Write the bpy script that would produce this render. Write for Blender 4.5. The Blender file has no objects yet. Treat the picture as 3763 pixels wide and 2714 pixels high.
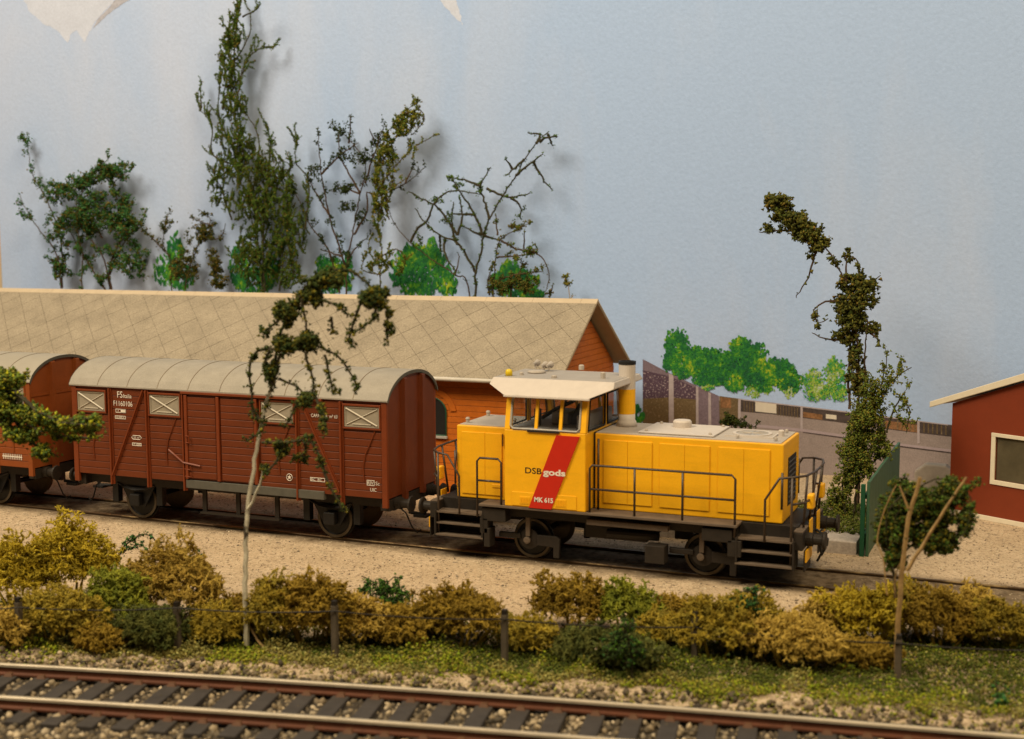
import bpy, bmesh, math, random
import numpy as np
from mathutils import Vector, Matrix, noise

# ------------------------------------------------------------------ camera, world, lamps, exposure
# One unit is one metre of the full-size railway (the layout is H0 scale, so the room is 87 times up too).
CAM = np.array([0.0, -28.341, 7.637])
FPX, PITCH, YAW, ROLL = 4754.05, math.radians(6.152), math.radians(22.869), math.radians(-0.187)
FW = np.array([-math.sin(YAW)*math.cos(PITCH), math.cos(YAW)*math.cos(PITCH), -math.sin(PITCH)])
_r = np.array([math.cos(YAW), math.sin(YAW), 0.0]); _u = np.cross(_r, FW)
RT = _r*math.cos(ROLL)+_u*math.sin(ROLL); UP = _u*math.cos(ROLL)-_r*math.sin(ROLL)
scene = bpy.context.scene
col = scene.collection
cd = bpy.data.cameras.new('camera'); cam = bpy.data.objects.new('camera', cd); col.objects.link(cam)
cam.matrix_world = Matrix(((RT[0], UP[0], -FW[0], CAM[0]), (RT[1], UP[1], -FW[1], CAM[1]), (RT[2], UP[2], -FW[2], CAM[2]), (0, 0, 0, 1)))
cd.sensor_width = 36.0; cd.lens = FPX/3763*36.0; cd.clip_start = .1; cd.clip_end = 500
cd.dof.use_dof = True; cd.dof.focus_distance = 33.0; cd.dof.aperture_fstop = 0.36
scene.camera = cam

world = bpy.data.worlds.new('World'); scene.world = world; world.use_nodes = True
bg = world.node_tree.nodes['Background']; bg.inputs[0].default_value = (1.0, .80, .58, 1); bg.inputs[1].default_value = .06

def lamp(name, loc, target, size, power, color):
    l = bpy.data.lights.new(name, 'AREA'); l.shape = 'RECTANGLE'; l.size, l.size_y = size
    l.energy = power; l.color = color
    o = bpy.data.objects.new(name, l); col.objects.link(o); o.location = loc
    o.rotation_euler = (Vector(target)-Vector(loc)).to_track_quat('-Z', 'Y').to_euler()
    return o
lamp('ceiling_lamp_key', (-40, -30, 50), (-12, 2, 2), (24, 24), 43000, (1.0, .85, .61))
lamp('ceiling_lamp_room', (20, -26, 56), (-9, 0, 0), (34, 22), 35000, (1.0, .80, .51))

scene.view_settings.view_transform = 'Standard'; scene.view_settings.look = 'None'
scene.view_settings.exposure = -0.06; scene.view_settings.gamma = 1.0
try: scene.cycles.max_bounces = 8; scene.cycles.transparent_max_bounces = 12
except Exception: pass

# ------------------------------------------------------------------ helpers
K = 3763/2268.0
def _ray(u, v): return FW+RT*(u*K-1881.5)/FPX-UP*(v*K-1357.0)/FPX
def at(u, v, Y):
    d = _ray(u, v); return CAM+d*((Y-CAM[1])/d[1])
def atz(u, v, z):
    d = _ray(u, v); return CAM+d*((z-CAM[2])/d[2])
def z1(x, y): return ((1550+x*.489)/K, (1280+y*.489)/K)
def z2(x, y): return ((2250+x*.42796)/K, (1480+y*.42796)/K)
def y1(x, y): return (x*.4053, y*.4053)
def y2(x, y): return (391.8+x*.4053, y*.4053)
def y3(x, y): return (783.5+x*.2947, 211+y*.2947)
def y4(x, y): return (512.3+x*.2946, 572.6+y*.2946)
def y5(x, y): return (1627.4+x*.3132, 391.8+y*.3132)
def y6(x, y): return (1808.0+x*.3131, 994.5+y*.3131)
def z5(x, y): return (1386+x*.3888, 693+y*.3888)
def lb(x, y): return (x*.18425, 753.4+y*.18425)
def zp(x, y): return ((2340+x*.3792)/K, (1200+y*.3792)/K)

def tag(o, label, cat, group=None, kind=None):
    if label: o['label'] = label
    if cat: o['category'] = cat
    if group: o['group'] = group
    if kind: o['kind'] = kind
    return o
def empty(name, loc, label, cat, group=None):
    o = bpy.data.objects.new(name, None); col.objects.link(o); o.location = loc
    o.empty_display_size = .2
    return tag(o, label, cat, group)
def link(name, me, parent=None, loc=None):
    o = bpy.data.objects.new(name, me); col.objects.link(o)
    if parent: o.parent = parent
    if loc is not None: o.location = loc
    return o

class MB:
    def __init__(s, o=(0, 0, 0)): s.v = []; s.f = []; s.o = np.array(o, float)
    def add(s, vs, fs):
        n = len(s.v); s.v += [tuple(q) for q in vs]; s.f += [tuple(n+i for i in f) for f in fs]; return s
    def box(s, x0, x1, y0, y1, z0, z1):
        return s.add([(x0,y0,z0),(x1,y0,z0),(x1,y1,z0),(x0,y1,z0),(x0,y0,z1),(x1,y0,z1),(x1,y1,z1),(x0,y1,z1)],
                     [(3,2,1,0),(4,5,6,7),(0,1,5,4),(1,2,6,5),(2,3,7,6),(3,0,4,7)])
    def hull8(s, b, t):   # bottom quad, top quad (both counter-clockwise from above)
        return s.add(list(b)+list(t), [(3,2,1,0),(4,5,6,7),(0,1,5,4),(1,2,6,5),(2,3,7,6),(3,0,4,7)])
    def prism(s, pts, axis, a, b):   # polygon in the plane normal to axis, extruded from a to b
        n = len(pts)
        def mk(p, k):
            return (k, p[0], p[1]) if axis == 'x' else ((p[0], k, p[1]) if axis == 'y' else (p[0], p[1], k))
        vs = [mk(p, a) for p in pts]+[mk(p, b) for p in pts]
        fs = [tuple(range(n))[::-1], tuple(range(n, 2*n))]+[(i, (i+1) % n, n+(i+1) % n, n+i) for i in range(n)]
        return s.add(vs, fs)
    def tube(s, pts, r, n=6, cap=True):
        P = [np.array(p, float) for p in pts]; m = len(P)
        rr = r if hasattr(r, '__len__') else [r]*m
        base = len(s.v); a = None
        for i in range(m):
            t = P[min(i+1, m-1)]-P[max(i-1, 0)]; t = t/(np.linalg.norm(t)+1e-9)
            if a is None:
                a = np.cross(t, (0, 0, 1.0))
                if np.linalg.norm(a) < .1: a = np.cross(t, (0, 1.0, 0))
            a = a-t*(a@t); a = a/(np.linalg.norm(a)+1e-9); b = np.cross(t, a)
            for k in range(n):
                an = 2*math.pi*k/n; s.v.append(tuple(P[i]+rr[i]*(a*math.cos(an)+b*math.sin(an))))
        for i in range(m-1):
            for k in range(n):
                k2 = (k+1) % n; s.f.append((base+i*n+k, base+i*n+k2, base+(i+1)*n+k2, base+(i+1)*n+k))
        if cap:
            s.f.append(tuple(base+k for k in range(n))[::-1]); s.f.append(tuple(base+(m-1)*n+k for k in range(n)))
        return s
    def lathe(s, prof, c, axis='z', n=24, cap=True):   # prof: (radius, along)
        base = len(s.v); m = len(prof)
        for r, h in prof:
            for k in range(n):
                an = 2*math.pi*k/n; p, q = r*math.cos(an), r*math.sin(an)
                s.v.append((c[0]+p, c[1]+q, c[2]+h) if axis == 'z' else ((c[0]+h, c[1]+p, c[2]+q) if axis == 'x' else (c[0]+p, c[1]+h, c[2]+q)))
        for i in range(m-1):
            for k in range(n):
                k2 = (k+1) % n; s.f.append((base+i*n+k, base+i*n+k2, base+(i+1)*n+k2, base+(i+1)*n+k))
        if cap: s.f.append(tuple(base+k for k in range(n))[::-1]); s.f.append(tuple(base+(m-1)*n+k for k in range(n)))
        return s
    def mesh(s, name, mat, smooth=False):
        me = bpy.data.meshes.new(name)
        o = s.o
        me.from_pydata([(p[0]-o[0], p[1]-o[1], p[2]-o[2]) for p in s.v], [], s.f)
        bm = bmesh.new(); bm.from_mesh(me); bmesh.ops.recalc_face_normals(bm, faces=bm.faces); bm.to_mesh(me); bm.free()
        me.materials.append(mat)
        if smooth: me.polygons.foreach_set('use_smooth', [True]*len(me.polygons))
        return me
    def build(s, name, mat, parent=None, smooth=False, bevel=0, auto=False):
        o = link(name, s.mesh(name, mat, smooth), parent)
        if bevel:
            b = o.modifiers.new('bevel', 'BEVEL'); b.width = bevel; b.segments = 2; b.limit_method = 'ANGLE'; b.angle_limit = math.radians(35)
        return o
def fast_mesh(name, V, F, mat, parent=None, smooth=False):   # numpy arrays in, triangles or quads of one size
    me = bpy.data.meshes.new(name); V = np.asarray(V, np.float32); F = np.asarray(F, np.int32)
    me.vertices.add(len(V)); me.vertices.foreach_set('co', V.ravel())
    k = F.shape[1]; me.loops.add(F.size); me.loops.foreach_set('vertex_index', F.ravel())
    me.polygons.add(len(F)); me.polygons.foreach_set('loop_start', np.arange(0, F.size, k, dtype=np.int32))
    me.polygons.foreach_set('loop_total', np.full(len(F), k, np.int32))
    if smooth: me.polygons.foreach_set('use_smooth', np.ones(len(F), bool))
    me.update(calc_edges=True); me.validate(); me.materials.append(mat)
    return link(name, me, parent)

# ------------------------------------------------------------------ materials
def mat(name, c, rough=.6, ns=6.0, amt=.15, c2=None, t=(.45, .6), bs=60, bump=.0, bdist=.02, metal=0, spec=.3, ramp=None, fine=0, fs=120, streak=0):
    m = bpy.data.materials.new(name); m.use_nodes = True; nt = m.node_tree; N = nt.nodes; L = nt.links
    b = N['Principled BSDF']; b.inputs['Roughness'].default_value = rough; b.inputs['Metallic'].default_value = metal
    b.inputs['Specular IOR Level'].default_value = spec
    g = N.new('ShaderNodeNewGeometry')
    if ramp:   # one colour per loose piece
        r = N.new('ShaderNodeValToRGB'); r.color_ramp.elements.remove(r.color_ramp.elements[0])
        for i, cc in enumerate(ramp):
            e = r.color_ramp.elements[0] if i == 0 else r.color_ramp.elements.new(i/(len(ramp)-1))
            e.position = i/(len(ramp)-1); e.color = (*cc, 1)
        L.new(g.outputs['Random Per Island'], r.inputs[0]); base = r.outputs[0]
    else:
        n = N.new('ShaderNodeTexNoise'); n.inputs['Scale'].default_value = ns; n.inputs['Detail'].default_value = 6; n.inputs['Roughness'].default_value = .62
        L.new(g.outputs['Position'], n.inputs['Vector'])
        mr = N.new('ShaderNodeMapRange'); mr.inputs[1].default_value = t[0] if c2 else .25; mr.inputs[2].default_value = t[1] if c2 else .75
        L.new(n.outputs[0], mr.inputs[0])
        mx = N.new('ShaderNodeMix'); mx.data_type = 'RGBA'
        d = c2 if c2 else tuple(min(1, x*(1+amt)) for x in c); a = c if c2 else tuple(x*(1-amt) for x in c)
        mx.inputs[6].default_value = (*a, 1); mx.inputs[7].default_value = (*d, 1)
        L.new(mr.outputs[0], mx.inputs[0]); base = mx.outputs[2]
    if fine:
        n2 = N.new('ShaderNodeTexNoise'); n2.inputs['Scale'].default_value = fs; n2.inputs['Detail'].default_value = 3
        L.new(g.outputs['Position'], n2.inputs['Vector'])
        m2 = N.new('ShaderNodeMapRange'); m2.inputs[1].default_value = .3; m2.inputs[2].default_value = .7; m2.inputs[3].default_value = 1-fine; m2.inputs[4].default_value = 1+fine
        L.new(n2.outputs[0], m2.inputs[0])
        x2 = N.new('ShaderNodeVectorMath'); x2.operation = 'SCALE'; L.new(base, x2.inputs[0]); L.new(m2.outputs[0], x2.inputs['Scale']); base = x2.outputs[0]
    if streak:   # rubbed horizontal grime
        mp = N.new('ShaderNodeMapping'); mp.inputs['Scale'].default_value = (.9, 1, 5); L.new(g.outputs['Position'], mp.inputs[0])
        n4 = N.new('ShaderNodeTexNoise'); n4.inputs['Scale'].default_value = 1.3; n4.inputs['Detail'].default_value = 5; L.new(mp.outputs[0], n4.inputs['Vector'])
        m4 = N.new('ShaderNodeMapRange'); m4.inputs[1].default_value = .52; m4.inputs[2].default_value = .75; m4.inputs[3].default_value = 1; m4.inputs[4].default_value = 1-streak; L.new(n4.outputs[0], m4.inputs[0])
        x4 = N.new('ShaderNodeVectorMath'); x4.operation = 'SCALE'; L.new(base, x4.inputs[0]); L.new(m4.outputs[0], x4.inputs['Scale']); base = x4.outputs[0]
    L.new(base, b.inputs['Base Color'])
    if bump:
        nb = N.new('ShaderNodeTexNoise'); nb.inputs['Scale'].default_value = bs; nb.inputs['Detail'].default_value = 4
        L.new(g.outputs['Position'], nb.inputs['Vector'])
        bp = N.new('ShaderNodeBump'); bp.inputs['Strength'].default_value = bump; bp.inputs['Distance'].default_value = bdist
        L.new(nb.outputs[0], bp.inputs['Height']); L.new(bp.outputs[0], b.inputs['Normal'])
    return m

M = {}
M['yellow'] = mat('loco yellow paint', (.87, .44, .008), .42, 3, .05, bs=200, bump=.05, bdist=.01, spec=.4, fine=.05, fs=60, streak=.10)
M['yellow_low'] = M['yellow']
M['red_stripe'] = mat('red stripe paint', (.52, .022, .008), .45, 4, .05)
M['cab_grey'] = mat('light grey roof paint', (.56, .50, .45), .5, 4, .06, fine=.05, spec=.3)
M['roof_top_shaded'] = mat('roof grey in shaded tone', (.34, .31, .285), .65, 3, .08, fine=.06)  # darker copy of the roof grey; the top's weaker light is in the colour
M['hood_grey'] = mat('hood top grey paint', (.42, .37, .32), .6, 3, .1, fine=.06)
M['black_under'] = mat('dark brown underframe', (.020, .015, .011), .62, 5, .3, bump=.1, bs=30)
M['walkway'] = mat('brown dusty footplate', (.115, .085, .062), .75, 4, .25, fine=.1)
M['rail_brown'] = mat('dark handrail paint', (.045, .028, .018), .45, 5, .2, spec=.5)
M['black'] = mat('black', (.012, .011, .01), .6)
M['black_print'] = mat('black print', (.02, .016, .01), .6)
M['white_print'] = mat('white print', (.72, .66, .58), .6)
M['frame_grey'] = mat('grey rubber window frame', (.36, .34, .31), .5)
M['interior'] = mat('cab interior grey', (.34, .33, .33), .6)
M['interior_dark'] = mat('cab interior dark', (.075, .075, .085), .6)
M['lamp_yellow'] = mat('amber lamp', (.70, .50, .02), .3)
M['wagon'] = mat('red brown wagon paint', (.130, .027, .0065), .5, 2.5, .14, bump=.12, bs=40, bdist=.01, spec=.3, fine=.06)
M['wagon_trim'] = mat('red brown wagon ironwork', (.165, .032, .007), .48, 3, .12, spec=.35, fine=.05)
M['wagon_b'] = mat('orange brown wagon paint', (.235, .058, .012), .5, 2.5, .14, spec=.3, fine=.06)
M['wagon_roof'] = mat('weathered grey wagon roof', (.31, .28, .235), .6, 2.2, .13, fine=.14, fs=55, bump=.05, bs=70)
M['wagon_roof_b'] = mat('clean grey wagon roof', (.33, .30, .25), .6, 2, .06, fine=.05)
M['seam'] = mat('roof seam', (.20, .16, .115), .7, 5, .2)
M['roof_edge'] = mat('dark roof rim', (.09, .085, .07), .6)
M['vent'] = mat('grey louvre metal', (.30, .26, .20), .55, 8, .1)
M['vent_bar'] = mat('pale louvre bars', (.50, .45, .37), .5)
M['wheel'] = mat('black wheel', (.010, .009, .0085), .5, 8, .3)
M['wheel_brown'] = mat('brown wheel tread', (.135, .075, .026), .5, 5, .25)
M['wheel_rim'] = mat('worn wheel rim', (.085, .065, .042), .4, 6, .2, metal=.4)
M['card_roof'] = mat('brown grey roof card', (.315, .266, .20), .85, 1.2, .18, fine=.20, fs=22, spec=.1)
M['card_joint'] = mat('roof joint', (.195, .165, .125), .9)
M['card_edge'] = mat('pale card edge', (.52, .42, .30), .8, 3, .08)
M['soffit'] = mat('grey brown underside card', (.34, .26, .165), .85, 3, .08)
M['gutter'] = mat('white metal gutter', (.60, .56, .50), .35, 3, .15, spec=.5)
M['orange_wood'] = mat('orange painted boards', (.47, .115, .007), .6, 4, .16, fine=.08, fs=30)
M['shed_red'] = mat('red painted shed', (.205, .034, .010), .6, 3, .06, fine=.05, fs=40)
M['cream'] = mat('cream white paint', (.72, .64, .50), .6, 5, .05)
M['fence_green'] = mat('green painted board', (.045, .105, .058), .55, 3, .12, spec=.3)
M['fence_green_dark'] = mat('dark green post', (.012, .075, .035), .5, 3, .12)
M['concrete'] = mat('grey concrete block', (.40, .35, .31), .9, 4, .25, fine=.15, fs=20, bump=.3, bs=20)
M['rail_head'] = mat('worn steel rail head', (.47, .40, .30), .5, 1.5, .2, metal=.35, spec=.4)
M['rail_rust'] = mat('rust brown rail side', (.088, .029, .013), .6, 3, .25, fine=.1)
M['rail_dark'] = mat('dark rusty rail', (.060, .034, .018), .5, 2, .3, spec=.5)
M['rail_dark_head'] = mat('worn yard rail head', (.07, .042, .02), .4, .9, c2=(.30, .21, .10), t=(.5, .62), metal=.5)
M['sleeper'] = mat('dark plastic sleeper', (.045, .038, .034), .75, 3, .25, fine=.12, fs=30, bump=.2, bs=25)
M['chair'] = mat('rusty rail chair', (.10, .045, .022), .7, 6, .2)
M['stone'] = mat('ballast stone', (.3, .3, .3), .85, ramp=[(.035,.028,.021),(.11,.085,.056),(.055,.044,.031),(.27,.205,.125),(.13,.10,.067),(.52,.41,.26),(.07,.056,.038),(.19,.14,.08),(.04,.033,.024),(.62,.50,.34)], fine=.2, fs=30)
M['pebble'] = mat('sand pebble', (.3, .3, .3), .9, ramp=[(.34,.26,.17),(.12,.09,.065),(.50,.40,.27),(.25,.19,.13),(.58,.48,.34),(.085,.065,.05)])
M['bark_birch'] = mat('white birch bark', (.50, .46, .35), .8, 2.2, c2=(.05, .04, .028), t=(.56, .64), fine=.15, fs=25)
M['bark_brown'] = mat('brown twig', (.060, .034, .018), .8, 6, .3)
M['bark_dark'] = mat('dark mossy twig', (.040, .034, .016), .85, 6, .35)
M['bark_tan'] = mat('tan peeled stick', (.30, .19, .075), .7, 5, .3, fine=.15, fs=20)
M['post'] = mat('grey brown fence post', (.085, .066, .044), .8, 4, .3, fine=.1)
M['wire'] = mat('black wire', (.018, .014, .011), .5)
def leafmat(n, *cols, k=1.45): M[n] = mat(n, (.1, .1, .1), .9, ramp=[(c[0]*k*.93, c[1]*k*1.2, c[2]*k*.95) for c in cols], spec=.1)
leafmat('leaf_green', (.022,.055,.020), (.035,.085,.028), (.06,.10,.028), (.018,.042,.018), (.05,.12,.05))
leafmat('leaf_olive', (.045,.072,.014), (.066,.092,.018), (.030,.050,.012), (.092,.112,.022), (.058,.080,.016), (.036,.058,.014))
leafmat('leaf_rust', (.09,.065,.016), (.13,.07,.018), (.06,.055,.014), (.045,.05,.014), (.17,.085,.022))
leafmat('leaf_yellow', (.13,.105,.020), (.085,.085,.018), (.18,.12,.022), (.06,.065,.015), (.20,.105,.025))
leafmat('leaf_dark', (.020,.028,.010), (.030,.036,.013), (.014,.020,.008), (.045,.045,.014))
leafmat('leaf_brown', (.055,.046,.012), (.038,.034,.010), (.085,.068,.016), (.026,.025,.009), (.12,.088,.018))
leafmat('leaf_birch', (.030,.036,.012), (.050,.050,.014), (.022,.026,.011), (.075,.060,.014), (.16,.10,.012), (.03,.04,.018))
leafmat('leaf_front', (.06,.075,.016), (.04,.06,.02), (.12,.12,.016), (.025,.038,.012), (.34,.26,.015), (.06,.085,.03), (.08,.07,.012))
leafmat('leaf_vine', (.075,.085,.018), (.11,.11,.022), (.05,.068,.016), (.15,.10,.022), (.13,.125,.026))
leafmat('leaf_spring', (.05,.11,.02), (.09,.13,.022), (.03,.065,.018), (.02,.045,.016))
leafmat('grass_foam', (.27,.24,.018), (.21,.20,.016), (.13,.145,.014), (.27,.19,.030), (.12,.110,.017), (.30,.21,.040), (.18,.11,.025), (.07,.062,.014), (.05,.055,.012))
leafmat('grass_dark', (.050,.055,.012), (.075,.075,.016), (.10,.085,.018), (.035,.040,.011), (.09,.065,.016))
leafmat('dry_foam', (.22,.14,.045), (.15,.095,.032), (.30,.20,.070), (.10,.07,.025), (.35,.26,.11), (.08,.075,.02))
leafmat('berry', (.10,.018,.012), (.07,.012,.010))
def lichen(n, a, b, k=1.7): M[n] = mat(n, tuple(x*k for x in a), .85, 5, c2=tuple(x*k for x in b), t=(.38, .62), spec=.12, fine=.12, fs=20)
lichen('lichen_yellow', (.35,.26,.020), (.24,.185,.020)); lichen('lichen_olive', (.25,.18,.020), (.15,.12,.020))
lichen('lichen_brown', (.225,.15,.020), (.15,.10,.016)); lichen('lichen_tan', (.32,.225,.048), (.235,.16,.030))
lichen('lichen_green', (.20,.20,.020), (.095,.115,.016)); lichen('lichen_dark', (.045,.058,.016), (.085,.085,.020))

def mat_glass():
    m = bpy.data.materials.new('thin window glass'); m.use_nodes = True; N = m.node_tree.nodes; L = m.node_tree.links
    N.remove(N['Principled BSDF']); t = N.new('ShaderNodeBsdfTransparent'); g = N.new('ShaderNodeBsdfGlossy'); x = N.new('ShaderNodeMixShader')
    t.inputs[0].default_value = (.86, .88, .88, 1); g.inputs['Roughness'].default_value = .03
    x.inputs[0].default_value = .12; L.new(t.outputs[0], x.inputs[1]); L.new(g.outputs[0], x.inputs[2]); L.new(x.outputs[0], N['Material Output'].inputs[0])
    return m
M['glass'] = mat_glass()

def mat_ground():
    m = bpy.data.materials.new('sandy ground'); m.use_nodes = True; N = m.node_tree.nodes; L = m.node_tree.links
    b = N['Principled BSDF']; b.inputs['Roughness'].default_value = .95; b.inputs['Specular IOR Level'].default_value = .1
    g = N.new('ShaderNodeNewGeometry'); sx = N.new('ShaderNodeSeparateXYZ'); L.new(g.outputs['Position'], sx.inputs[0])
    def noise_(sc, det=5, ro=.6):
        n = N.new('ShaderNodeTexNoise'); n.inputs['Scale'].default_value = sc; n.inputs['Detail'].default_value = det; n.inputs['Roughness'].default_value = ro
        L.new(g.outputs['Position'], n.inputs['Vector']); return n.outputs[0]
    def mr(v, a, c, d, e):
        n = N.new('ShaderNodeMapRange'); n.inputs[1].default_value = a; n.inputs[2].default_value = c; n.inputs[3].default_value = d; n.inputs[4].default_value = e; L.new(v, n.inputs[0]); return n.outputs[0]
    def math_(op, a, c):
        n = N.new('ShaderNodeMath'); n.operation = op
        for i, q in enumerate((a, c)):
            if isinstance(q, (int, float)): n.inputs[i].default_value = q
            else: L.new(q, n.inputs[i])
        return n.outputs[0]
    def mix(f, a, c):
        n = N.new('ShaderNodeMix'); n.data_type = 'RGBA'; L.new(f, n.inputs[0])
        for i, q in ((6, a), (7, c)):
            if isinstance(q, tuple): n.inputs[i].default_value = (*q, 1)
            else: L.new(q, n.inputs[i])
        return n.outputs[2]
    sand = mix(mr(noise_(1.3), .35, .65, 0, 1), (.45, .34, .225), (.56, .43, .295))
    grain = mix(mr(noise_(15, 5, .8), .50, .62, 0, .9), sand, (.30, .22, .145))
    grain = mix(mr(noise_(9, 4, .85), .565, .61, 0, .95), grain, (.11, .08, .06))
    grain = mix(mr(noise_(12.5, 4, .8), .44, .38, 0, .8), grain, (.64, .54, .38))
    # oily dirt along the yard track: follows the track with ragged edges
    ay = math_('ABSOLUTE', sx.outputs[1], 0); edge = math_('ADD', ay, math_('MULTIPLY', math_('SUBTRACT', noise_(2.2, 6, .7), .5), 1.1))
    dirt = math_('MULTIPLY', mr(edge, .85, 1.42, 1, 0), mr(noise_(4, 5), .3, .6, .65, 1))
    c1 = mix(dirt, grain, mix(mr(noise_(9), .4, .65, 0, 1), (.085, .060, .036), (.17, .122, .075)))
    L.new(c1, b.inputs['Base Color'])
    bp = N.new('ShaderNodeBump'); bp.inputs['Strength'].default_value = .7; bp.inputs['Distance'].default_value = .03
    L.new(noise_(22, 5, .7), bp.inputs['Height']); L.new(bp.outputs[0], b.inputs['Normal'])
    return m
M['ground'] = mat_ground()

def mat_backdrop():
    m = bpy.data.materials.new('painted sky board'); m.use_nodes = True; N = m.node_tree.nodes; L = m.node_tree.links
    b = N['Principled BSDF']; b.inputs['Roughness'].default_value = .75; b.inputs['Specular IOR Level'].default_value = .2
    g = N.new('ShaderNodeNewGeometry'); sx = N.new('ShaderNodeSeparateXYZ'); L.new(g.outputs['Position'], sx.inputs[0])
    mp = N.new('ShaderNodeMapping'); mp.inputs['Scale'].default_value = (.5, 1, .16); L.new(g.outputs['Position'], mp.inputs[0])
    n = N.new('ShaderNodeTexNoise'); n.inputs['Scale'].default_value = .55; n.inputs['Detail'].default_value = 7; n.inputs['Roughness'].default_value = .55; n.inputs['Distortion'].default_value = .4
    L.new(mp.outputs[0], n.inputs['Vector'])
    # thin white glaze brushed over the left half of the board
    w = N.new('ShaderNodeMapRange'); w.inputs[1].default_value = -14; w.inputs[2].default_value = -30; w.inputs[3].default_value = -.20; w.inputs[4].default_value = .10; L.new(sx.outputs[0], w.inputs[0])
    a = N.new('ShaderNodeMath'); a.operation = 'ADD'; L.new(n.outputs[0], a.inputs[0]); L.new(w.outputs[0], a.inputs[1])
    r = N.new('ShaderNodeMapRange'); r.inputs[1].default_value = .30; r.inputs[2].default_value = .80; L.new(a.outputs[0], r.inputs[0])
    x = N.new('ShaderNodeMix'); x.data_type = 'RGBA'; x.inputs[6].default_value = (.37, .51, .82, 1); x.inputs[7].default_value = (.495, .575, .80, 1)
    L.new(r.outputs[0], x.inputs[0])
    n2 = N.new('ShaderNodeTexNoise'); n2.inputs['Scale'].default_value = 11; n2.inputs['Detail'].default_value = 5; L.new(g.outputs['Position'], n2.inputs['Vector'])
    m2 = N.new('ShaderNodeMapRange'); m2.inputs[1].default_value = .3; m2.inputs[2].default_value = .7; m2.inputs[3].default_value = .965; m2.inputs[4].default_value = 1.035; L.new(n2.outputs[0], m2.inputs[0])
    sc = N.new('ShaderNodeVectorMath'); sc.operation = 'SCALE'; L.new(x.outputs[2], sc.inputs[0]); L.new(m2.outputs[0], sc.inputs['Scale'])
    L.new(sc.outputs[0], b.inputs['Base Color'])
    bp = N.new('ShaderNodeBump'); bp.inputs['Strength'].default_value = .25; bp.inputs['Distance'].default_value = .04
    n3 = N.new('ShaderNodeTexNoise'); n3.inputs['Scale'].default_value = 9; n3.inputs['Detail'].default_value = 3; L.new(g.outputs['Position'], n3.inputs['Vector'])
    L.new(n3.outputs[0], bp.inputs['Height']); L.new(bp.outputs[0], b.inputs['Normal'])
    return m
M['sky'] = mat_backdrop()

# ------------------------------------------------------------------ the setting
# front track: far rail through four surveyed points, gently curved
_fr = np.array([(-17.1, -11.3), (-10.85, -9.86), (-5.33, -8.79), (-.21, -7.93)])
_pc = np.polyfit(_fr[:, 0], _fr[:, 1], 2)
def far_rail(x): return _pc[0]*x*x+_pc[1]*x+_pc[2]
def slope(x): return 2*_pc[0]*x+_pc[1]
def gz(x, y):
    d = y-far_rail(max(-26, min(4, x)))
    def ss(a, b, t): t = max(0, min(1, (t-a)/(b-a))); return t*t*(3-2*t)
    h = -.30+.14*ss(.35, 1.3, d)+.09*ss(1.8, 3.6, d)
    h += .045*noise.noise(Vector((x*.8, y*.8, 0)))*(1-.6*ss(2.5, 4, d))+.012*noise.noise(Vector((x*3, y*3, 5)))
    if abs(y) < 1.6: h = min(h, -.045)
    return h
def ground_sheet():
    xs = np.arange(-62, 24.01, .4); ys = np.concatenate([np.arange(-24, -13, .6), np.arange(-13, 3, .2), np.arange(3, 12.7, .4)])
    V = [(x, y, gz(x, y)) for y in ys for x in xs]; nx = len(xs)
    F = [(j*nx+i, j*nx+i+1, (j+1)*nx+i+1, (j+1)*nx+i) for j in range(len(ys)-1) for i in range(nx-1)]
    o = fast_mesh('ground', V, F, M['ground'], smooth=True); tag(o, None, None, kind='structure')
ground_sheet()

YB = 12.5
sky = MB().box(-39.9, 26, YB, YB+.25, -.6, 24).build('sky', M['sky']); tag(sky, None, None, kind='structure')
M['plaster'] = mat('beige plaster', (.50, .40, .28), .9, 1, .05)
wall = MB().box(-62, -39.96, YB+.1, YB+.4, -.6, 24).build('wall', M['plaster']); tag(wall, 'beige room wall beyond the left edge of the sky board', 'wall', kind='structure')

# ------------------------------------------------------------------ tracks
def rail_mesh(pts, hw, head_h, foot_hw, depth, z0):
    """profile swept along pts: returns head MB and web MB"""
    P = [np.array(p, float) for p in pts]
    def sweep(prof):
        b = MB(); n = len(prof)
        for i, p in enumerate(P):
            t = P[min(i+1, len(P)-1)]-P[max(i-1, 0)]; t /= np.linalg.norm(t); nn = np.array([-t[1], t[0], 0])
            for (a, z) in prof: b.v.append(tuple(p+nn*a+np.array([0, 0, z+z0])))
        for i in range(len(P)-1):
            for k in range(n): b.f.append((i*n+k, i*n+(k+1) % n, (i+1)*n+(k+1) % n, (i+1)*n+k))
        b.f.append(tuple(range(n))); b.f.append(tuple(range((len(P)-1)*n, len(P)*n))[::-1])
        return b
    c = .012
    head = sweep([(-hw, -head_h), (hw, -head_h), (hw, -c), (hw-c, 0), (-hw+c, 0), (-hw, -c)])
    web = sweep([(-foot_hw, -depth), (foot_hw, -depth), (foot_hw, -depth+.03), (.02, -depth+.055), (.02, -head_h-.001), (-.02, -head_h-.001), (-.02, -depth+.055), (-foot_hw, -depth+.03)])
    return head, web
tr = empty('railway_track', (-9, -10, -.2), 'main line track with rust brown rails on dark sleepers in the foreground ballast', 'track', None)
O = np.array([-9, -10, -.2])
xs_ = np.arange(-25, 5.1, 1.0)
fp = [(x, far_rail(x), 0) for x in xs_]
np_ = []
for x in xs_:
    s_ = slope(x); n_ = np.array([-s_, 1])/math.hypot(1, s_); np_.append((x-n_[0]*1.505, far_rail(x)-n_[1]*1.505, 0))
for pts in (fp, np_):
    h, w = rail_mesh(pts, .04, .055, .085, .20, 0)
    w.o = O; h.o = O; ro = w.build('rail', M['rail_rust'], tr); h.build('rail_head', M['rail_head'], ro)
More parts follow.
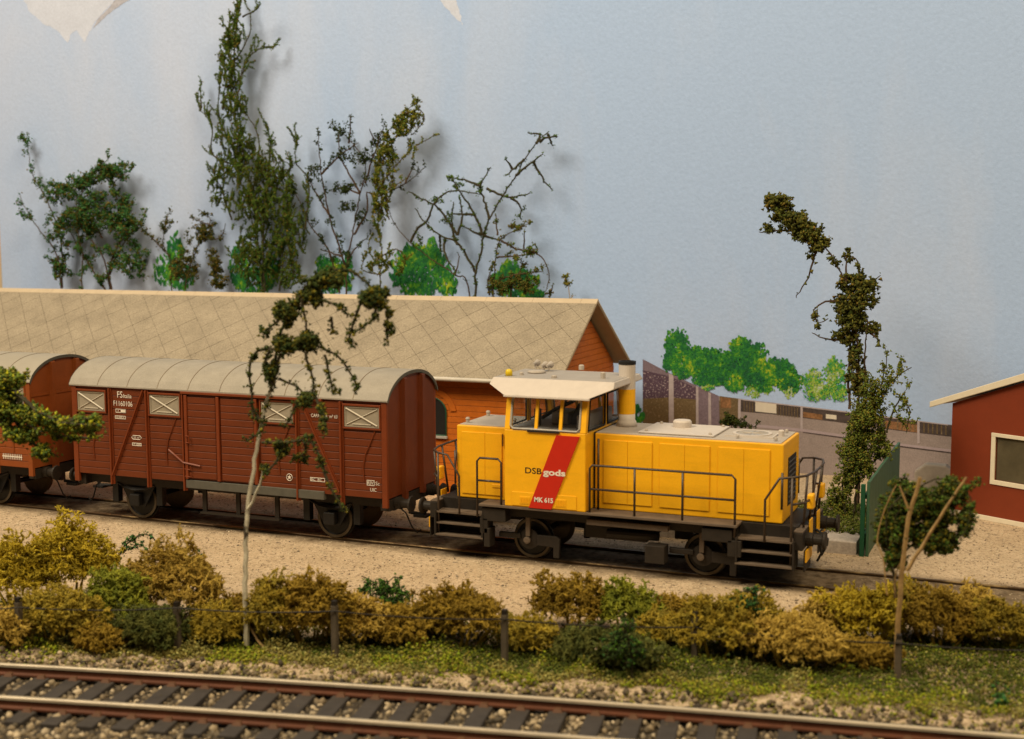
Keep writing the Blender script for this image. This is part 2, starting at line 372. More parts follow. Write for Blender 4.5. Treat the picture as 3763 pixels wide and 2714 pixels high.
slp = MB().box(-.15, .15, -1.30, 1.30, -.14, 0)
slm = slp.mesh('sleeper', M['sleeper'])
chm = MB().hull8([(-.085,-.15,0),(.085,-.15,0),(.085,.15,0),(-.085,.15,0)], [(-.05,-.11,.05),(.05,-.11,.05),(.05,.11,.05),(-.05,.11,.05)]).mesh('rail_chair', M['chair'])
rs = random.Random(5)
x = -24.6
while x < 4.6:
    s_ = slope(x); n_ = np.array([-s_, 1])/math.hypot(1, s_); c = np.array([x, far_rail(x)])-n_*.7525
    so = link('sleeper', slm, tr, (c[0]-O[0], c[1]-O[1], -.196+rs.uniform(-.006, .004)-O[2])); so.rotation_euler = (0, 0, math.atan(s_)+rs.uniform(-.012, .012))
    bv = so.modifiers.new('bevel', 'BEVEL'); bv.width = .018; bv.segments = 2
    for q in (-.7525, .7525): link('rail_chair', chm, so, (0, q, .001))
    x += .615/math.hypot(1, s_)+rs.uniform(-.012, .012)

yt = empty('railway_track', (-12, 0, -.1), 'yard track sunk in sand under the locomotive and wagons', 'track')
for yy in (.7525, -.7525):
    h, w = rail_mesh([(q, yy, 0) for q in (-60, -30, -16, -8, 0, 22)], .036, .03, .075, .16, 0)
    w.o = h.o = (-12, 0, -.1); ro = w.build('rail', M['rail_dark'], yt); h.build('rail_head', M['rail_dark_head'], ro)

# ------------------------------------------------------------------ ballast, pebbles, ground foam
_t = (1+5**.5)/2
ICO = np.array([(-1,_t,0),(1,_t,0),(-1,-_t,0),(1,-_t,0),(0,-1,_t),(0,1,_t),(0,-1,-_t),(0,1,-_t),(_t,0,-1),(_t,0,1),(-_t,0,-1),(-_t,0,1)])/math.hypot(1, _t)
ICF = np.array([(0,11,5),(0,5,1),(0,1,7),(0,7,10),(0,10,11),(1,5,9),(5,11,4),(11,10,2),(10,7,6),(7,1,8),(3,9,4),(3,4,2),(3,2,6),(3,6,8),(3,8,9),(4,9,5),(2,4,11),(6,2,10),(8,6,7),(9,8,1)])
TET = np.array([(1,1,1),(1,-1,-1),(-1,1,-1),(-1,-1,1)])/1.732
TEF = np.array([(0,1,2),(0,3,1),(0,2,3),(1,3,2)])
def scatter_mesh(P, S, rng, base, faces, jit, flat=1.0):
    n = len(P); k = len(base)
    q = rng.normal(size=(n, 4)); q /= np.linalg.norm(q, axis=1)[:, None]; w, x, y, z = q.T
    Rm = np.stack([1-2*(y*y+z*z), 2*(x*y-z*w), 2*(x*z+y*w), 2*(x*y+z*w), 1-2*(x*x+z*z), 2*(y*z-x*w), 2*(x*z-y*w), 2*(y*z+x*w), 1-2*(x*x+y*y)], 1).reshape(n, 3, 3)
    b = base[None]*(1+rng.uniform(-jit, jit, (n, k, 1)))*rng.uniform(.65, 1.25, (n, 1, 3))
    V = np.einsum('nij,nkj->nki', Rm, b); V[:, :, 2] *= flat
    V = V*np.asarray(S)[:, None, None]+np.asarray(P)[:, None, :]
    F = (faces[None]+(np.arange(n)*k)[:, None, None]).reshape(-1, 3)
    return V.reshape(-1, 3), F
rng = np.random.default_rng(3)
M['bed'] = mat('dark ballast bed', (.04, .031, .022), .95, 8, .4)
def bed():
    xs = np.arange(-26, 6.1, .5); ds = np.linspace(-4.6, .75, 12); nx = len(xs)
    V = [(x, far_rail(x)+d+(.12*math.sin(x*3.1)+.08*math.sin(x*7.7) if d > .7 else 0), gz(x, far_rail(x)+d)+.012) for d in ds for x in xs]
    F = [(j*nx+i, j*nx+i+1, (j+1)*nx+i+1, (j+1)*nx+i) for j in range(len(ds)-1) for i in range(nx-1)]
    tag(fast_mesh('ballast_bed', V, F, M['bed']), None, None, kind='structure')
bed()
def ballast():
    P = []; S = []
    n = 0
    while n < 15500:
        x = rng.uniform(-24, 4.5); d = rng.uniform(-3.6, 1.15)
        if d > .55 and rng.random() < (d-.55)/.65: continue
        y = far_rail(x)+d
        s_ = slope(x)
        sz = rng.uniform(.032, .068)*(1.25 if rng.random() < .12 else 1)
        z = gz(x, y)+rng.uniform(0, .10)
        if d < .45: z = -.30+rng.uniform(-.02, .034)
        # keep the rails and the sleeper tops clear
        dn = d/math.hypot(1, s_)
        if abs(dn) < .10 or abs(dn+1.505) < .10: z = min(z, -.24)
        P.append((x, y, z)); S.append(sz); n += 1
    V, F = scatter_mesh(np.array(P), np.array(S), rng, ICO, ICF, .28)
    tag(fast_mesh('ballast', V, F, M['stone']), 'grey and cream ballast stones around the foreground track', 'gravel', kind='stuff')
    P = []; S = []
    for i in range(12000):
        x = rng.uniform(-26, 3); y = rng.uniform(-7.5, 9)
        if far_rail(x)+2.2 > y or abs(y) < .85 and x < -4: continue
        P.append((x, y, gz(x, y)+.004)); S.append(rng.uniform(.010, .026)*(1.7 if rng.random() < .05 else 1))
    V, F = scatter_mesh(np.array(P), np.array(S), rng, ICO, ICF, .3, .7)
    tag(fast_mesh('gravel', V, F, M['pebble']), 'small pebbles strewn over the sand beside the yard track', 'gravel', kind='stuff')
ballast()
def foam():
    sets = {'grass_foam': [], 'grass_dark': [], 'dry_foam': []}
    for i in range(165000):
        x = rng.uniform(-24, 3.5); ext = max(0, min(1, (x+8)/7))*2.4; d = rng.uniform(.55, 3.9+ext)
        lo = 1.15+.6*noise.noise(Vector((x*.9, 7, 0)))+.25*noise.noise(Vector((x*3.1, 2, 0)))
        if d < lo and rng.random() < .85: continue
        hi = 2.6+.4*noise.noise(Vector((x*.6, 3, 0)))+ext
        if d > hi and rng.random() < .7: continue
        y = far_rail(x)+d
        a = noise.noise(Vector((x*.6, y*1.1, 1.7)))+.35*noise.noise(Vector((x*2.2, y*2.6, 4))); b2 = noise.noise(Vector((x*1.7, y*1.7, 9)))
        k = 'grass_foam' if a > .02 else 'dry_foam'
        if d > 1.75+.9*b2 and rng.random() < .72: k = 'grass_dark'
        elif b2 < -.22: k = 'dry_foam' if d < 1.4 else 'grass_dark'
        z = gz(x, y)+abs(rng.normal(0, .05))*(1+2.2*max(0, b2))+.05*max(0, a)+.16*max(0, b2)*rng.random()
        sets[k].append((x, y, z))
    moss = []
    for i in range(5200):
        x = rng.uniform(-6.6, -4.1); y = rng.uniform(3.3, 8.2)
        moss.append((x, y, max(gz(x, y), .25 if (y < 4.2 and x < -4.17) else -9)+abs(rng.normal(0, .05))+.18*max(0, noise.noise(Vector((x*1.3, y*1.3, 2))))*rng.random()))
    P = np.array(moss); V, F = scatter_mesh(P, rng.uniform(.018, .05, len(P)), rng, TET, TEF, .4)
    tag(fast_mesh('moss', V, F, M['grass_dark']), 'dark green moss on the ground left of the green fence', 'moss', kind='stuff')
    lab = {'grass_foam': 'yellow green ground foam grass along the edge of the ballast', 'grass_dark': 'dark green ground cover under the lichen bushes', 'dry_foam': 'dry tan ground foam patches beside the track'}
    nm = {'grass_foam': 'grass', 'grass_dark': 'ground_cover', 'dry_foam': 'dry_grass'}
    for k, P in sets.items():
        P = np.array(P); V, F = scatter_mesh(P, rng.uniform(.013, .040, len(P)), rng, TET, TEF, .4)
        tag(fast_mesh(nm[k], V, F, M[k]), lab[k], 'grass', kind='stuff')
foam()

# ------------------------------------------------------------------ goods shed with card roof
def clip_poly(poly, x0, x1, y0, y1):
    def cut(p, ax, lim, keep_gt):
        out = []
        for i in range(len(p)):
            a, b = p[i], p[(i+1) % len(p)]
            ia = a[ax] >= lim if keep_gt else a[ax] <= lim; ib = b[ax] >= lim if keep_gt else b[ax] <= lim
            if ia: out.append(a)
            if ia != ib:
                t = (lim-a[ax])/(b[ax]-a[ax]); out.append((a[0]+t*(b[0]-a[0]), a[1]+t*(b[1]-a[1])))
        return out
    for ax, lim, g in ((0, x0, True), (0, x1, False), (1, y0, True), (1, y1, False)):
        poly = cut(poly, ax, lim, g)
        if len(poly) < 3: return []
    return poly
def goods_shed():
    XR, XL = -12.6, -41.0; YE, ZE, YA, ZA, YF = 4.89, 3.43, 8.12, 5.55, 11.38
    o = np.array([-20, 8.1, 0])
    root = empty('goods_shed', o, 'long orange boarded goods shed with brown grey card roof behind the train', 'building')
    def B(): return MB(o)
    # walls
    YW0, YW1, XG = 5.22, 11.0, -13.06
    core = B().prism([(YW0+.03, -.3), (YW1-.03, -.3), (YW1-.03, 3.36), (YA, 5.28), (YW0+.03, 3.36)], 'x', XL+.4, XG-.03)
    wl = core.build('wall', M['orange_wood'], root)
    r = random.Random(2); n = 21; h = 3.62/n
    for i in range(n):
        z0 = -.15+i*h; B().box(XL+.4, XG+r.uniform(-.004, .004), YW0-.012-r.uniform(0, .01), YW0+.02, z0+.006, z0+h-.004).build('board', M['orange_wood'], wl, bevel=.006)
    tz = (ZA-ZE)/(YA-YE)
    nb = 33
    for i in range(nb):
        z0 = -.15+i*h; z1_ = z0+h-.004; z0 += .006
        def ylim(z): return (YW0, YW1) if z < 3.40 else (YW0+(z-3.40)/tz, YW1-(z-3.40)/tz)
        a, b = ylim(z0), ylim(z1_)
        if b[0] >= b[1]-.05: break
        e = XG+.012+r.uniform(0, .01)
        B().prism([(a[0], z0), (a[1], z0), (b[1], z1_), (b[0], z1_)], 'x', XG-.02, e).build('board', M['orange_wood'], wl, bevel=.006)
    # arched windows along the front
    for wx in (-16.68, -21.2, -25.7, -30.2, -34.7):
        arc = [(wx+.46*math.cos(t), 2.38+.42*math.sin(t)) for t in np.linspace(0, math.pi, 13)]
        pts = [(wx-.46, 1.70), (wx+.46, 1.70)]+arc
        w = B().prism(pts, 'y', YW0-.035, YW0-.02).build('window', M['black'], root)
        inner = [(wx+(p[0]-wx)*1.0, p[1]) for p in pts]
        fr = B(); fr.tube([(p[0], YW0-.04, p[1]) for p in pts]+[(pts[0][0], YW0-.04, pts[0][1])], .022, 5); fr.build('frame', M['fence_green_dark'], w)
        B().box(wx-.5, wx+.5, YW0-.10, YW0-.01, 1.61, 1.685).build('sill', M['frame_grey'], w, bevel=.01)
        # arched hood board above the window with its little return
        hd = [(wx+.78*math.cos(t), 2.38+.70*math.sin(t)) for t in np.linspace(.08, math.pi-.08, 15)]
        hi = [(wx+.60*math.cos(t), 2.38+.54*math.sin(t)) for t in np.linspace(math.pi-.08, .08, 15)]
        B().prism(hd+hi, 'y', YW0-.045, YW0-.02).build('hood_board', M['orange_wood'], w)
    # roof slabs
    th = .07
    nrm = np.array([-(ZA-ZE), (YA-YE)]); nrm = nrm/np.linalg.norm(nrm)   # (y,z) outward for near slope
    near = B().prism([(YE, ZE), (YA, ZA), (YA, ZA-th*1.25), (YE+.02, ZE-th)], 'x', XL, XR).build('roof', M['card_joint'], root)
    n2 = np.array([ZA-ZE, YF-YA]); 
    far = B().prism([(YA, ZA), (YF, ZE-.02), (YF-.02, ZE-th-.02), (YA, ZA-th*1.25)], 'x', XL, XR-.002).build('roof', M['soffit'], root)
    # pale cut edge of the card along the gable verge
    B().prism([(YA+.01, ZA+.005), (YF+.01, ZE-.015), (YF-.01, ZE-.045), (YA, ZA-.035)], 'x', XR, XR+.012).build('verge_edge', M['card_edge'], far)
    B().prism([(YE-.01, ZE+.005), (YA, ZA+.005), (YA, ZA-.06), (YE, ZE-.055)], 'x', XR, XR+.012).build('verge_edge', M['soffit'], near)
    # diamond slates on the near slope: coordinates (x, s) with s up the slope
    SL = math.hypot(YA-YE, ZA-ZE); uy, uz = (YA-YE)/SL, (ZA-ZE)/SL
    dx, ds, gap = .92, .98, .0075
    count = 0
    tw = random.Random(8)
    for j in range(-1, int(SL/(ds/2))+2):
        for i in range(0, int((XR-XL)/dx)+2):
            cx = XL+i*dx+(dx/2 if j % 2 else 0)+.1; cs = j*ds/2
            if cx < -36.4 or cx > XR+dx: continue
            g2 = gap
            poly = [(cx-dx/2+g2, cs), (cx, cs-ds/2+g2), (cx+dx/2-g2, cs), (cx, cs+ds/2-g2)]
            poly = clip_poly(poly, XL+.01, XR, .0, SL-.01)
            if len(poly) < 3: continue
            b = B(); t0 = .004; t1 = .014+tw.uniform(0, .004)
            tl = tw.uniform(-.002, .002)
            vs = []
            for t in (t0, t1):
                for (px, ps) in poly:
                    k = t+(tl if t == t1 else 0)
                    vs.append((px, YE+uy*ps+nrm[0]*k, ZE+uz*ps+nrm[1]*k))
            m = len(poly)
            b.add(vs, [tuple(range(m))[::-1], tuple(range(m, 2*m))]+[(q, (q+1) % m, m+(q+1) % m, m+q) for q in range(m)])
            b.build('slate', M['card_roof'], near); count += 1
    # plain roof beyond the left of the picture
    b = B(); vs = [(XL, YE+nrm[0]*.012, ZE+nrm[1]*.012), (-36.85, YE+nrm[0]*.012, ZE+nrm[1]*.012), (-36.85, YA+nrm[0]*.012, ZA+nrm[1]*.012), (XL, YA+nrm[0]*.012, ZA+nrm[1]*.012)]
    b.add(vs, [(0, 1, 2, 3)]).build('roof_sheet', M['card_roof'], near)
    # ridge capping strips
    x = XL
    while x < XR-.05:
        x2 = min(x+1.55, XR+.015)
        k = .20
        yy, zz = YA-uy*k, ZA-uz*k
        e = .03
        b = B(); b.prism([(yy, zz+e*.8), (YA, ZA+e+.012), (YA+uy*k, zz+e*.6), (YA+uy*k, zz-.01), (YA, ZA), (yy, zz)], 'x', x+.004, x2-.004)
        b.build('ridge_cap', M['card_edge'], root); x = x2
    g = B(); g.tube([(XL, YE-.05, ZE-.03), (-26, YE-.05, ZE-.025), (-18, YE-.05, ZE-.035), (XR+.0, YE-.05, ZE-.03)], .062, 8); g.build('gutter', M['gutter'], root, smooth=True)
goods_shed()

# ------------------------------------------------------------------ red hut at the right
def red_hut():
    o = np.array([-2.5, 8.2, -.07]); d = np.array([.871, -.491, 0]); nrm = np.array([.491, .871, 0]); up = np.array([0, 0, 1.0])
    root = empty('hut', o, 'red painted hut with cream window frame and pale sloping roof at the right edge', 'building')
    ang = math.atan2(d[1], d[0]); root.rotation_euler = (0, 0, ang)
    W = 4.9; D = 3.0; ZW = 2.92
    sl = .365
    rid = ZW+sl*W/2
    # wall with window opening: four pieces round the opening
    wx0, wx1, wz0, wz1 = 1.33, 3.0, 1.12, 2.27
    core = MB()
    core.box(.04, W-.04, .2, D, .06, ZW-.1)
    core.build('inner_wall', M['interior_dark'], root)
    fw = MB()
    fw.prism([(0, .0), (W, .0), (W, wz0), (0, wz0)], 'y', 0, .06)
    fw.prism([(0, wz0), (wx0, wz0), (wx0, wz1), (0, wz1)], 'y', 0, .06)
    fw.prism([(wx1, wz0), (W, wz0), (W, wz1), (wx1, wz1)], 'y', 0, .06)
    fw.prism([(0, wz1), (W, wz1), (W, ZW+.1), (W/2, rid+.1), (0, ZW+.1)], 'y', 0, .06)
    fw.build('wall', M['shed_red'], root)
    MB().box(0, .06, .06, D, 0, ZW+.08).build('wall', M['shed_red'], root)
    MB().box(W-.06, W, .06, D, 0, ZW+.08).build('wall', M['shed_red'], root)
    MB().box(-.02, W+.02, -.035, -.002, .0, .13).build('base_board', M['cream'], root, bevel=.008)
    f = MB(); t = .12
    win = MB().box(wx0-.01, wx1+.01, .05, .06, wz0-.01, wz1+.01).build('window', mat('dim window film', (.10, .082, .05), .25, 1.5, .3, spec=.5), root)
    for a in ((wx0-t, wx1+t, wz0-t, wz0), (wx0-t, wx1+t, wz1, wz1+t*.8)): MB().box(a[0], a[1], -.04, .03, a[2], a[3]).build('frame', M['cream'], win, bevel=.008)
    for a in ((wx0-t, wx0, wz0, wz1), (wx1, wx1+t, wz0, wz1)): MB().box(a[0], a[1], -.038, .03, a[2], a[3]).build('frame', M['cream'], win, bevel=.008)
    # roof: two slabs with thick pale barge boards
    ov = .60
    for sgn in (0, 1):
        x0, z0 = (-ov, ZW-.02) ; x1_, z1_ = W/2, ZW-.02+sl*(W/2+ov)
        if sgn: p = [(W-x0, z0), (W/2, z1_), (W/2, z1_+.10), (W-x0, z0+.10)]
        else: p = [(x0, z0), (W/2, z1_), (W/2, z1_+.10), (x0, z0+.10)]
        rf = MB().prism(p, 'y', -.10, D+.3).build('roof', mat('beige roofing card', (.50, .38, .25), .85, 3, .08) if not sgn else bpy.data.materials['beige roofing card'], root)
        if sgn: q = [(W-x0+.01, z0-.05), (W/2, z1_-.06), (W/2, z1_+.13), (W-x0+.01, z0+.11)]
        else: q = [(x0-.01, z0-.05), (W/2, z1_-.06), (W/2, z1_+.13), (x0-.01, z0+.11)]
        MB().prism(q, 'y', -.16, -.103).build('barge_board', M['cream'], rf, bevel=.015)
red_hut()

# ------------------------------------------------------------------ green board fence and concrete block
def green_fence():
    o = np.array([-3.9, 2.5, -.07])
    root = empty('board_fence', o, 'green board fence running back from the yard track to the backdrop', 'fence')
    MB(o).box(-4.09, -3.99, 2.46, 2.56, -.2, 1.66).build('post', M['fence_green_dark'], root, bevel=.01)
    n = 11; L = 6.3/n
    r = random.Random(4)
    for i in range(n):
        y0 = 2.58+i*L; zt = 1.70+r.uniform(-.012, .012)
        MB(o).box(-3.965+r.uniform(-.004, .004), -3.90, y0+.004, y0+L-.004, -.15, zt).build('board', M['fence_green'], root, bevel=.008)
    MB(o).box(-3.955, -3.885, 2.50, 2.575, -.2, 1.73).build('post', M['fence_green'], root, bevel=.01)
    for z in (.35, 1.3): MB(o).box(-4.03, -3.97, 2.56, 8.85, z, z+.1).build('rail', M['fence_green_dark'], root)
green_fence()
blk = empty('concrete_block', (-5.6, 3.2, -.07), 'low grey concrete platform edge beside the green fence behind the buffers', 'platform')
b_ = MB((-5.6, 3.2, -.07)); b_.box(-4.95, -4.17, 2.52, 4.2, -.15, .24).build('end_block', M['concrete'], blk, bevel=.02)
x_ = -4.96
for i in range(6):
    MB((-5.6, 3.2, -.07)).box(x_-1.5, x_-.012, 2.56+.02*(i % 2), 4.2, -.15, .225-.006*(i % 3)).build('slab', M['concrete'], blk, bevel=.02); x_ -= 1.5
st = MB(); st.prism([(-3.55, -.2), (-2.55, -.2), (-2.5, .75), (-2.75, .92), (-3.3, .93), (-3.6, .70)], 'y', 9.9, 10.35)
tag(st.build('stone_slab', mat('pale stone slab', (.36, .31, .26), .9, 4, .15, fine=.1), bevel=.05), 'pale grey rounded stone slab between green fence and red hut', 'stone')

# ------------------------------------------------------------------ paint and print on the backdrop
PG = [(.010,.115,.035), (.012,.16,.03), (.03,.22,.02), (.10,.33,.015), (.008,.085,.045), (.33,.42,.02), (.02,.19,.06), (.015,.14,.04)]
def paint(n, cols, sc):
    m = mat(n, (.1, .1, .1), .55, spec=.35, bump=.6, bs=14, bdist=.03); N = m.node_tree.nodes; L = m.node_tree.links
    no = N.new('ShaderNodeTexNoise'); no.inputs['Scale'].default_value = sc; no.inputs['Detail'].default_value = 5; no.inputs['Roughness'].default_value = .75
    g = N.new('ShaderNodeNewGeometry'); L.new(g.outputs['Position'], no.inputs['Vector']); r = N.new('ShaderNodeValToRGB'); r.color_ramp.elements.remove(r.color_ramp.elements[0])
    ad = N.new('ShaderNodeMath'); ad.operation = 'MULTIPLY_ADD'; ad.inputs[1].default_value = .16; L.new(g.outputs['Random Per Island'], ad.inputs[0]); L.new(no.outputs[0], ad.inputs[2])
    for i, (p, c) in enumerate(cols):
        e = r.color_ramp.elements[0] if i == 0 else r.color_ramp.elements.new(p)
        e.position = p; e.color = (*c, 1)
    L.new(ad.outputs[0], r.inputs[0]); L.new(r.outputs[0], N['Principled BSDF'].inputs['Base Color']); return m
M['paint_green'] = paint('daubed green paint', [(.40, (.005,.075,.040)), (.51, (.008,.12,.034)), (.60, (.018,.18,.026)), (.68, (.08,.29,.018)), (.76, (.36,.44,.025))], 1.6)
M['paint_pale'] = paint('daubed pale green paint', [(.36, (.015,.16,.07)), (.50, (.03,.24,.07)), (.58, (.12,.32,.03)), (.66, (.30,.42,.05)), (.76, (.40,.50,.44))], 2.4)
_lay = [0]
def daubs(name, label, ells, n, size, seed, matname='paint_green', vert=1.0, edge=.15):
    r = random.Random(seed); b = MB(); tot = sum(e[2]*e[3] for e in ells)
    for (u, v, ru, rv) in ells:
        for i in range(max(4, int(n*ru*rv/tot))):
            a = r.uniform(0, 2*math.pi); q = math.sqrt(r.random())*(1+r.uniform(-edge, edge))
            _lay[0] += 1
            c = at(u+ru*q*math.cos(a), v+rv*q*math.sin(a), YB-.004-.00004*(_lay[0] % 900))
            s = size*r.uniform(.45, 1.3); th = r.uniform(-.5, .5); m = r.randint(7, 11)
            pts = []
            for k in range(m):
                an = 2*math.pi*k/m; rad = s*r.uniform(.55, 1.25); px = rad*math.cos(an)*.75; pz = rad*math.sin(an)*vert
                pts.append((c[0]+px*math.cos(th)-pz*math.sin(th), c[1], c[2]+px*math.sin(th)+pz*math.cos(th)))
            b.add(pts, [tuple(range(m))])
    return tag(b.build(name, M[matname]), label, 'painted bush', 'bushes painted on the backdrop')
E_ = lambda f, *l: [(*f(x, y), a*s, c*s) for (x, y, a, c, s) in l]
daubs('painted_bush', 'long green and yellow painted treeline above the printed wall at right', E_(zp, (390,180,110,140,.2286),(330,330,80,90,.2286),(620,330,180,120,.2286),(480,420,120,70,.2286),(850,400,200,140,.2286),(1000,190,90,90,.2286),(1150,280,110,110,.2286),(1130,440,180,130,.2286),(1350,430,170,110,.2286),(1480,520,110,110,.2286),(700,500,150,70,.2286),(950,560,80,60,.2286),(760,330,150,100,.2286),(1000,330,150,120,.2286),(1250,500,150,110,.2286),(560,300,110,100,.2286)), 7200, .055, 1, edge=.26)
daubs('painted_bush', 'thin pale green stippled paint at the foot of the painted treeline', E_(zp, (1130,610,80,70,.2286),(1260,590,60,60,.2286),(1480,640,50,50,.2286),(1700,500,90,80,.2286),(1760,620,130,90,.2286),(1930,470,110,120,.2286),(1900,360,50,70,.2286),(700,590,60,30,.2286),(1950,640,90,70,.2286)), 1700, .040, 2, 'paint_pale', edge=.35)
daubs('painted_bush', 'bright green painted bush behind the small rusty shrub', [(388,560,18,48),(368,600,28,35),(400,610,30,32)], 420, .07, 3, vert=1.6)
daubs('painted_bush', 'green painted bush at the foot of the tallest weed tree', [(530,590,22,48),(560,620,45,28),(600,600,18,40)], 520, .07, 4, vert=1.5)
daubs('painted_bush', 'green painted bush behind the bare brown stems', [(735,610,34,38),(770,600,12,40),(712,580,12,12)], 480, .06, 5, vert=1.6)
daubs('painted_bush', 'widest green painted bush left of the bare forked tree', [(930,600,62,52),(957,555,12,30),(915,570,28,30),(990,630,22,24)], 1500, .06, 6, vert=1.7)
daubs('painted_bush', 'green painted bush right of the bare forked tree', [(1140,625,52,32),(1128,600,22,25),(1180,650,30,12)], 760, .06, 7, vert=1.5)
daubs('painted_bush', 'small green painted patch beside the locomotive exhaust', [(1412,915,10,20)], 12, .14, 8)
# cloud daubs
M['cloud'] = mat('dry white cloud paint', (.545, .60, .77), .8, 1.5, .06, fine=.06, fs=12)
M['cloud_grey'] = mat('grey pencil cloud shading', (.40, .41, .50), .8, 1.5, .1, fine=.15, fs=8)
def flat(name, pts, m, lay, parent=None, label=None, cat=None, th=.003, f=None, grp=None):
    P = [at(*(f(*p) if f else p), YB-lay) for p in pts]; n = len(P); b = MB()
    b.add([tuple(p) for p in P]+[(p[0], p[1]+th, p[2]) for p in P], [tuple(range(n)), tuple(range(n, 2*n))[::-1]]+[(i, (i+1) % n, n+(i+1) % n, n+i) for i in range(n)])
    o = b.build(name, m, parent)
    if label: tag(o, label, cat, grp)
    return o
rc = random.Random(3)
def ragged(pts, k=5, a=2.5):
    out = []
    for i in range(len(pts)):
        p, q = pts[i], pts[(i+1) % len(pts)]
        for j in range(k):
            t = j/k; out.append((p[0]+(q[0]-p[0])*t+rc.uniform(-a, a)*(j > 0), p[1]+(q[1]-p[1])*t+rc.uniform(-a, a)*(j > 0)))
    return out
cl = flat('painted_cloud', ragged([(48,-8),(70,30),(95,52),(125,66),(150,94),(158,74),(170,66),(186,94),(197,70),(215,42),(245,10),(262,-8)], 4, 2), M['cloud'], .005, None, 'white painted cloud with two pointed drips at the top left', 'painted cloud')
flat('shading', ragged([(206,62),(225,44),(250,22),(285,0),(300,-8),(262,-8),(236,22),(214,45)], 4, 1.5), M['cloud_grey'], .0085, cl)
flat('painted_cloud', ragged([(968,-8),(985,15),(1005,35),(1024,56),(1018,30),(1010,-8)], 4, 3), M['cloud'], .005, None, 'white painted cloud smear at the top centre', 'painted cloud')
# printed photograph of a wall, road and yard fence pasted along the foot of the board
pr = empty('printed_panorama', at(1700, 980, YB-.01), 'printed paper photograph of a wall, road and fence pasted low on the backdrop', 'print')
PO = np.array(at(1700, 980, YB-.01))
M['pr_road'] = mat('printed grey road', (.27, .225, .225), .8, 5, .10, fine=.14, fs=24)
M['pr_wall'] = mat('printed dark purple wall', (.075, .045, .075), .8, 16, c2=(.34, .28, .30), t=(.56, .62), fine=.3, fs=40)
M['pr_base'] = mat('printed brown wall base', (.13, .09, .045), .8, 12, c2=(.25, .19, .12), t=(.55, .7), fine=.25, fs=40)
M['pr_lilac'] = mat('printed lilac panel', (.17, .13, .17), .8, 8, .2, fine=.2, fs=30)
M['pr_post'] = mat('printed pale post', (.38, .33, .36), .8, 9, .15)
M['pr_dark'] = mat('printed dark fence', (.06, .045, .045), .8, 9, .4)
M['pr_brown'] = mat('printed brown timber', (.22, .11, .05), .8, 5, .35, fine=.3, fs=14)
M['pr_white'] = mat('printed white truck', (.60, .55, .48), .8, 9, .06)
M['pr_kerb'] = mat('printed kerb', (.34, .28, .32), .8, 9, .1)
def pf(name, pts, m, lay): 
    o = flat(name, pts, M[m], lay, None, f=z5); o.parent = pr; o.location = tuple(-PO); return o
pf('print_sheet', [(97,262),(250,342),(400,412),(530,472),(640,486),(830,512),(1260,560),(1540,600),(1835,634),(2000,655),(2000,1120),(97,1020)], 'pr_road', .006)
pf('print_wall', [(97,262),(250,342),(400,412),(530,472),(530,500),(400,492),(250,480),(97,488)], 'pr_wall', .0095)
pf('print_wall', [(97,262),(250,342),(400,412),(530,472),(530,478),(400,425),(250,360),(97,325)], 'pr_lilac', .0125)
pf('print_wall', [(97,488),(250,480),(400,492),(535,500),(540,640),(400,650),(97,700)], 'pr_base', .0096)
for a, b2, t0 in ((245,272,345),(400,413,415),(470,485,450)): pf('print_post', [(a,t0),(b2,t0+8),(b2+2,650),(a,660)], 'pr_post', .0155)
pf('print_wall', [(413,418),(470,447),(470,640),(413,645)], 'pr_lilac', .0130); pf('print_wall', [(487,455),(530,474),(535,640),(487,640)], 'pr_lilac', .0131)
pf('print_wall', [(535,472),(640,488),(645,600),(600,640),(540,640)], 'pr_base', .0098)
pf('print_fence', [(650,490),(830,514),(1260,562),(1540,602),(1835,636),(2000,658),(2000,720),(1835,702),(1540,668),(1200,620),(830,575),(650,560)], 'pr_dark', .0097)
pf('print_truck', [(738,502),(858,518),(858,572),(738,560)], 'pr_white', .0133)
pf('print_truck', [(1140,575),(1200,582),(1200,606),(1140,600)], 'pr_white', .0133)
pf('print_timber', [(1010,562),(1120,578),(1120,608),(1010,592)], 'pr_brown', .0131); pf('print_timber', [(1480,612),(1660,636),(1660,680),(1480,655)], 'pr_brown', .0132)
pf('print_timber', [(540,478),(600,486),(600,540),(540,540)], 'pr_brown', .0132)
for a, b2, t0, t1 in ((640,655,486,600),(995,1008,532,660),(1660,1674,618,742)): pf('print_post', [(a,t0),(b2,t0+2),(b2,t1),(a,t1)], 'pr_post', .0157)
pf('print_rail', [(650,488),(1260,560),(1835,634),(1835,640),(1260,567),(650,494)], 'pr_post', .0150)
pf('print_kerb', [(640,625),(730,632),(1010,660),(1220,690),(1540,740),(1835,775),(2000,795),(2000,815),(1835,790),(1540,753),(1220,704),(1010,676),(640,640)], 'pr_kerb', .0128)
pf('print_gutter', [(1010,677),(1220,705),(1540,754),(1835,791),(2000,816),(2000,822),(1835,797),(1540,760),(1220,711),(1010,681)], 'pr_dark', .0129)
for i in range(22):
    u = 672+i*16+(0 if i < 12 else 0)
    if 735 < u < 862 or 985 < u < 1015: continue
    yv = 494+(u-650)*.118
    pf('print_paling', [(u,yv+6),(u+4,yv+6.5),(u+4,yv+66),(u,yv+65)], 'pr_base', .0134)
for i in range(12):
    u = 1545+i*25
    if 1650 < u < 1680: continue
    yv = 602+(u-1540)*.117
    pf('print_paling', [(u,yv+6),(u+7,yv+7),(u+7,yv+60),(u,yv+59)], 'pr_base', .0135)

